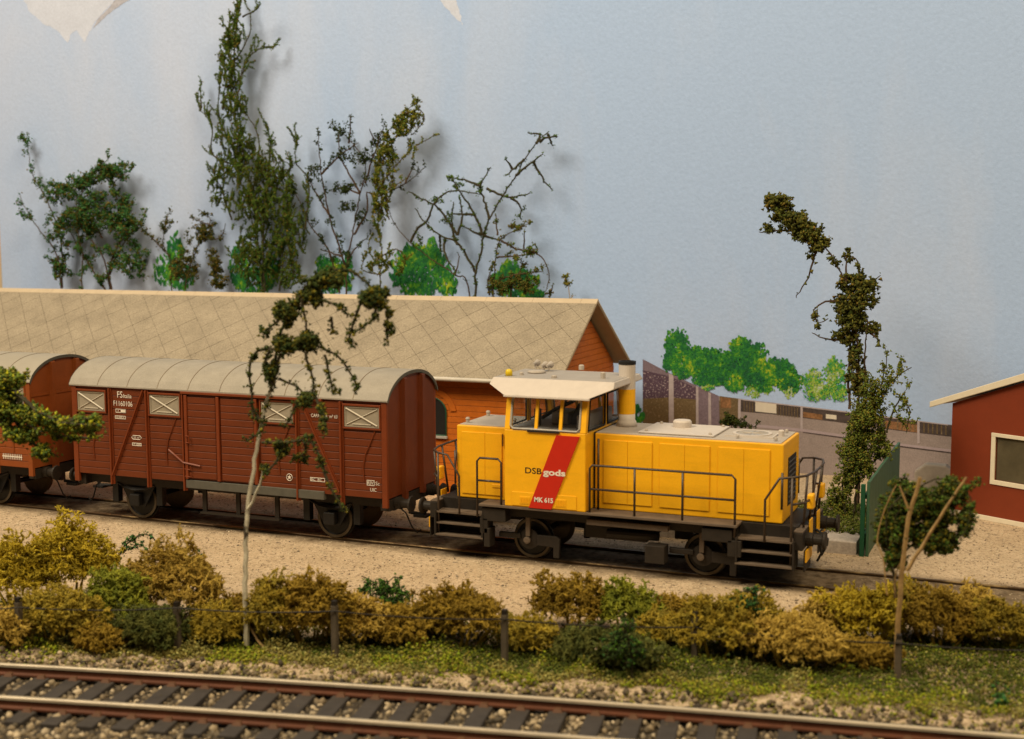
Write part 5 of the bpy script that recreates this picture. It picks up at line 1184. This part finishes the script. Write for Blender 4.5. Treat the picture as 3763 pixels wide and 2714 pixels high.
LB = [
 (45,1345,72,135,'lichen_yellow','bright yellow lichen bush at the left edge on a stalk'),
 (160,1335,98,165,'lichen_yellow','big domed yellow lichen bush rising highest at left'),
 (135,1415,112,105,'lichen_olive','low olive brown lichen bush in front of the yellow domes'),
 (262,1400,80,125,'lichen_green','green tinged lichen bush right of the tall yellow dome'),
 (395,1385,112,165,'lichen_tan','large tan lichen bush under the arching dark sprig'),
 (330,1425,95,75,'lichen_dark','dark green low lichen bush at the second fence post'),
 (480,1420,60,75,'lichen_olive','small olive lichen bush just left of the birch trunk'),
 (605,1420,62,135,'lichen_olive','olive lichen bush just right of the birch trunk'),
 (695,1425,78,150,'lichen_brown','brown lichen bush left of the third fence post'),
 (800,1420,72,90,'lichen_tan','pale tan lichen bush right of the third fence post'),
 (880,1425,62,75,'lichen_brown','small brown lichen bush below the leafy green sprig'),
 (1020,1420,98,108,'lichen_brown','wide brown lichen bush left of the fourth fence post'),
 (1262,1395,82,105,'lichen_brown','brown lichen bush right of the fourth fence post'),
 (1385,1400,72,92,'lichen_green','yellow green lichen bush at the middle of the verge'),
 (1335,1462,120,66,'lichen_dark','dark green low lichen bush in front of the yellow green one'),
 (1465,1425,50,55,'lichen_olive','little olive lichen bush left of the fifth fence post'),
 (1582,1452,76,112,'lichen_olive','olive lichen bush at the fifth fence post'),
 (1748,1468,118,125,'lichen_tan','widest tan lichen bush right of the fifth fence post'),
 (1905,1428,92,140,'lichen_yellow','mustard lichen bush left of the tan forked sticks'),
 (2075,1430,80,135,'lichen_brown','brown lichen bush right of the tan forked sticks'),
 (2215,1438,82,112,'lichen_olive','olive brown lichen bush at the right edge'),
 (1905,1470,80,56,'lichen_brown','low brown lichen clump at the foot of the mustard bush'),
 (530,1400,46,70,'lichen_brown','small brown lichen clump behind the birch trunk'),
 (955,1405,58,62,'lichen_olive','small olive lichen clump between two brown bushes left of the gap'),
 (1170,1440,62,66,'lichen_olive','small olive clump right of the foot of the fourth fence post'),
 (1500,1400,58,66,'lichen_brown','small brown lichen clump behind the little olive bush'),
 (1660,1425,66,96,'lichen_olive','olive lichen bush tucked between the fifth post and the widest tan bush'),
 (1835,1420,62,110,'lichen_tan','tan lichen bush tucked behind the mustard bush'),
 (2010,1410,66,130,'lichen_olive','olive lichen bush right behind the tan forked sticks'),
 (2150,1400,66,110,'lichen_tan','tan lichen bush between the two rightmost bushes'),
 (20,1420,60,70,'lichen_tan','low tan lichen clump at the foot of the left edge post'),
 (220,1430,56,50,'lichen_brown','low brown lichen clump before the green tinged bush'),
]
for i, (u, v, hw, h, m, lab) in enumerate(LB): lichen_bush(u, v, hw, h, m, 100+i, lab)
# small sprigs among the bushes
def idn(u, v): return (u, v)
plant('sprig', 'arching dark green sprig above the large tan lichen bush', 'plant', -6.9, idn, [[(250,1330),(262,1235),(285,1198),(320,1182),(348,1200),(358,1225),(390,1232),(430,1240),(462,1262)], [(270,1225),(310,1205),(328,1218)], [(400,1235),(420,1218),(445,1232)], [(430,1240),(425,1262)]], 'leaf_green', 'bark_dark', 41, r0=.02, tlen=.07, ldens=60, lsize=.038, spread=.028, twig=3, stem_leaf=70, depth=.2, leaf2='leaf_dark')
plant('sprig', 'leafy bright green sprig above the small brown lichen bush', 'plant', -6.8, idn, [[(860,1380),(850,1330),(830,1290),(800,1278)], [(855,1350),(885,1310),(905,1330)], [(840,1310),(870,1278),(890,1280)]], 'leaf_spring', 'bark_dark', 42, fills=[(845,1310,48,30,40),(885,1335,32,24,20)], r0=.02, tlen=.2, ldens=46, lsize=.03, spread=.03, depth=.35, leaf2='leaf_dark')
plant('sprig', 'dark curled green sprig behind the fifth fence post', 'plant', -5.6, idn, [[(1610,1400),(1615,1350),(1630,1318),(1655,1305),(1675,1320),(1680,1350)], [(1640,1310),(1690,1305)]], 'leaf_green', 'bark_dark', 43, fills=[(1650,1330,28,22,14)], r0=.02, tlen=.12, ldens=60, lsize=.036, spread=.03, depth=.25, leaf2='leaf_dark', stem_leaf=50)
plant('sprig', 'dark green weeds hanging before the yellow green lichen bush', 'plant', -7.6, idn, [[(1400,1470),(1395,1430),(1380,1385)], [(1350,1460),(1330,1420)]], 'leaf_dark', 'bark_dark', 44, fills=[(1380,1440,50,34,30)], r0=.02, tlen=.2, ldens=44, lsize=.034, spread=.035, depth=.35, leaf2='leaf_spring')
plant('weed', 'bluish green upright weed at the right end of the verge', 'plant', -6.6, idn, [[(2215,1600),(2212,1560),(2205,1500)], [(2212,1570),(2230,1530)]], 'leaf_green', 'bark_dark', 45, r0=.02, tlen=.12, ldens=50, lsize=.05, spread=.03, depth=.1, stem_leaf=40)

# ------------------------------------------------------------------ wire fence
def post(u, vb, vt, label, lean=0):
    b = atz(u, vb+10, -.16); px = FPX/K/((b-CAM)@FW); h = (vb+10-vt)/px
    root = empty('fence_post', (b[0], b[1], -.2), label, 'fence post', 'posts of the wire fence')
    w = .055
    MB().hull8([(-w, -w, 0), (w, -w, 0), (w, w, 0), (-w, w, 0)], [(-w+lean, -w, h-.06), (w+lean, -w, h-.06), (w+lean, w, h-.06), (-w+lean, w, h-.06)]).build('shaft', M['post'], root, bevel=.01)
    MB().box(-w*.8+lean, w*.8+lean, -w*.9, w*.9, h-.06, h+.03).build('top', M['wire'], root)
    return b[0], b[1], h
PO_ = [(45,1430,1318,'fence post at the left edge among the yellow bushes'), (395,1432,1328,'second fence post from the left, before the large tan bush'), (743,1452,1325,'third fence post from the left, right of the birch'), (1118,1460,1345,'fourth fence post from the left, in front of the gap in the bushes'), (1538,1460,1350,'fifth fence post from the left'), (1988,1500,1400,'sixth fence post, beside the tan forked sticks')]
tops = [post(*p) for p in PO_]
wp = []
first = np.array(tops[0]); 
pl = [(tops[0][0]-3, tops[0][1]-.9, tops[0][2])]+tops+[(tops[-1][0]+3, tops[-1][1]+.6, tops[-1][2])]
wv = [1344, 1343, 1347, 1352, 1368, 1388, 1430]
vt_ = [1344, 1345, 1346, 1353, 1371, 1389, 1424, 1440]
us_ = [-200, 45, 395, 743, 1118, 1538, 1988, 2400]
pw = [at(u, v, p[1]-.07) for u, v, p in zip(us_, vt_, pl)]
fin = []
for i in range(len(pw)-1):
    for k in range(6):
        t = k/6; q = pw[i]*(1-t)+pw[i+1]*t; q = q-np.array([0, 0, .05*4*t*(1-t)]); fin.append(q)
fin.append(pw[-1])
tag(MB().tube(fin, .014, 5).build('fence_wire', M['wire'], smooth=True), 'dark single fence wire strung between the posts along the verge', 'wire')
tag(MB().tube([atz(552, 1385, .28), atz(572, 1420, .02), atz(592, 1442, -.14)], [.02, .026, .03], 5).build('stick', M['bark_tan']), 'pale broken stick leaning at the foot of the birch', 'stick')
tag(MB().tube([atz(1535, 1455, -.12), atz(1560, 1425, .1), atz(1582, 1398, .3)], [.018, .016, .012], 5).build('stick', M['bark_tan']), 'thin pale twig leaning across the fifth fence post', 'stick')
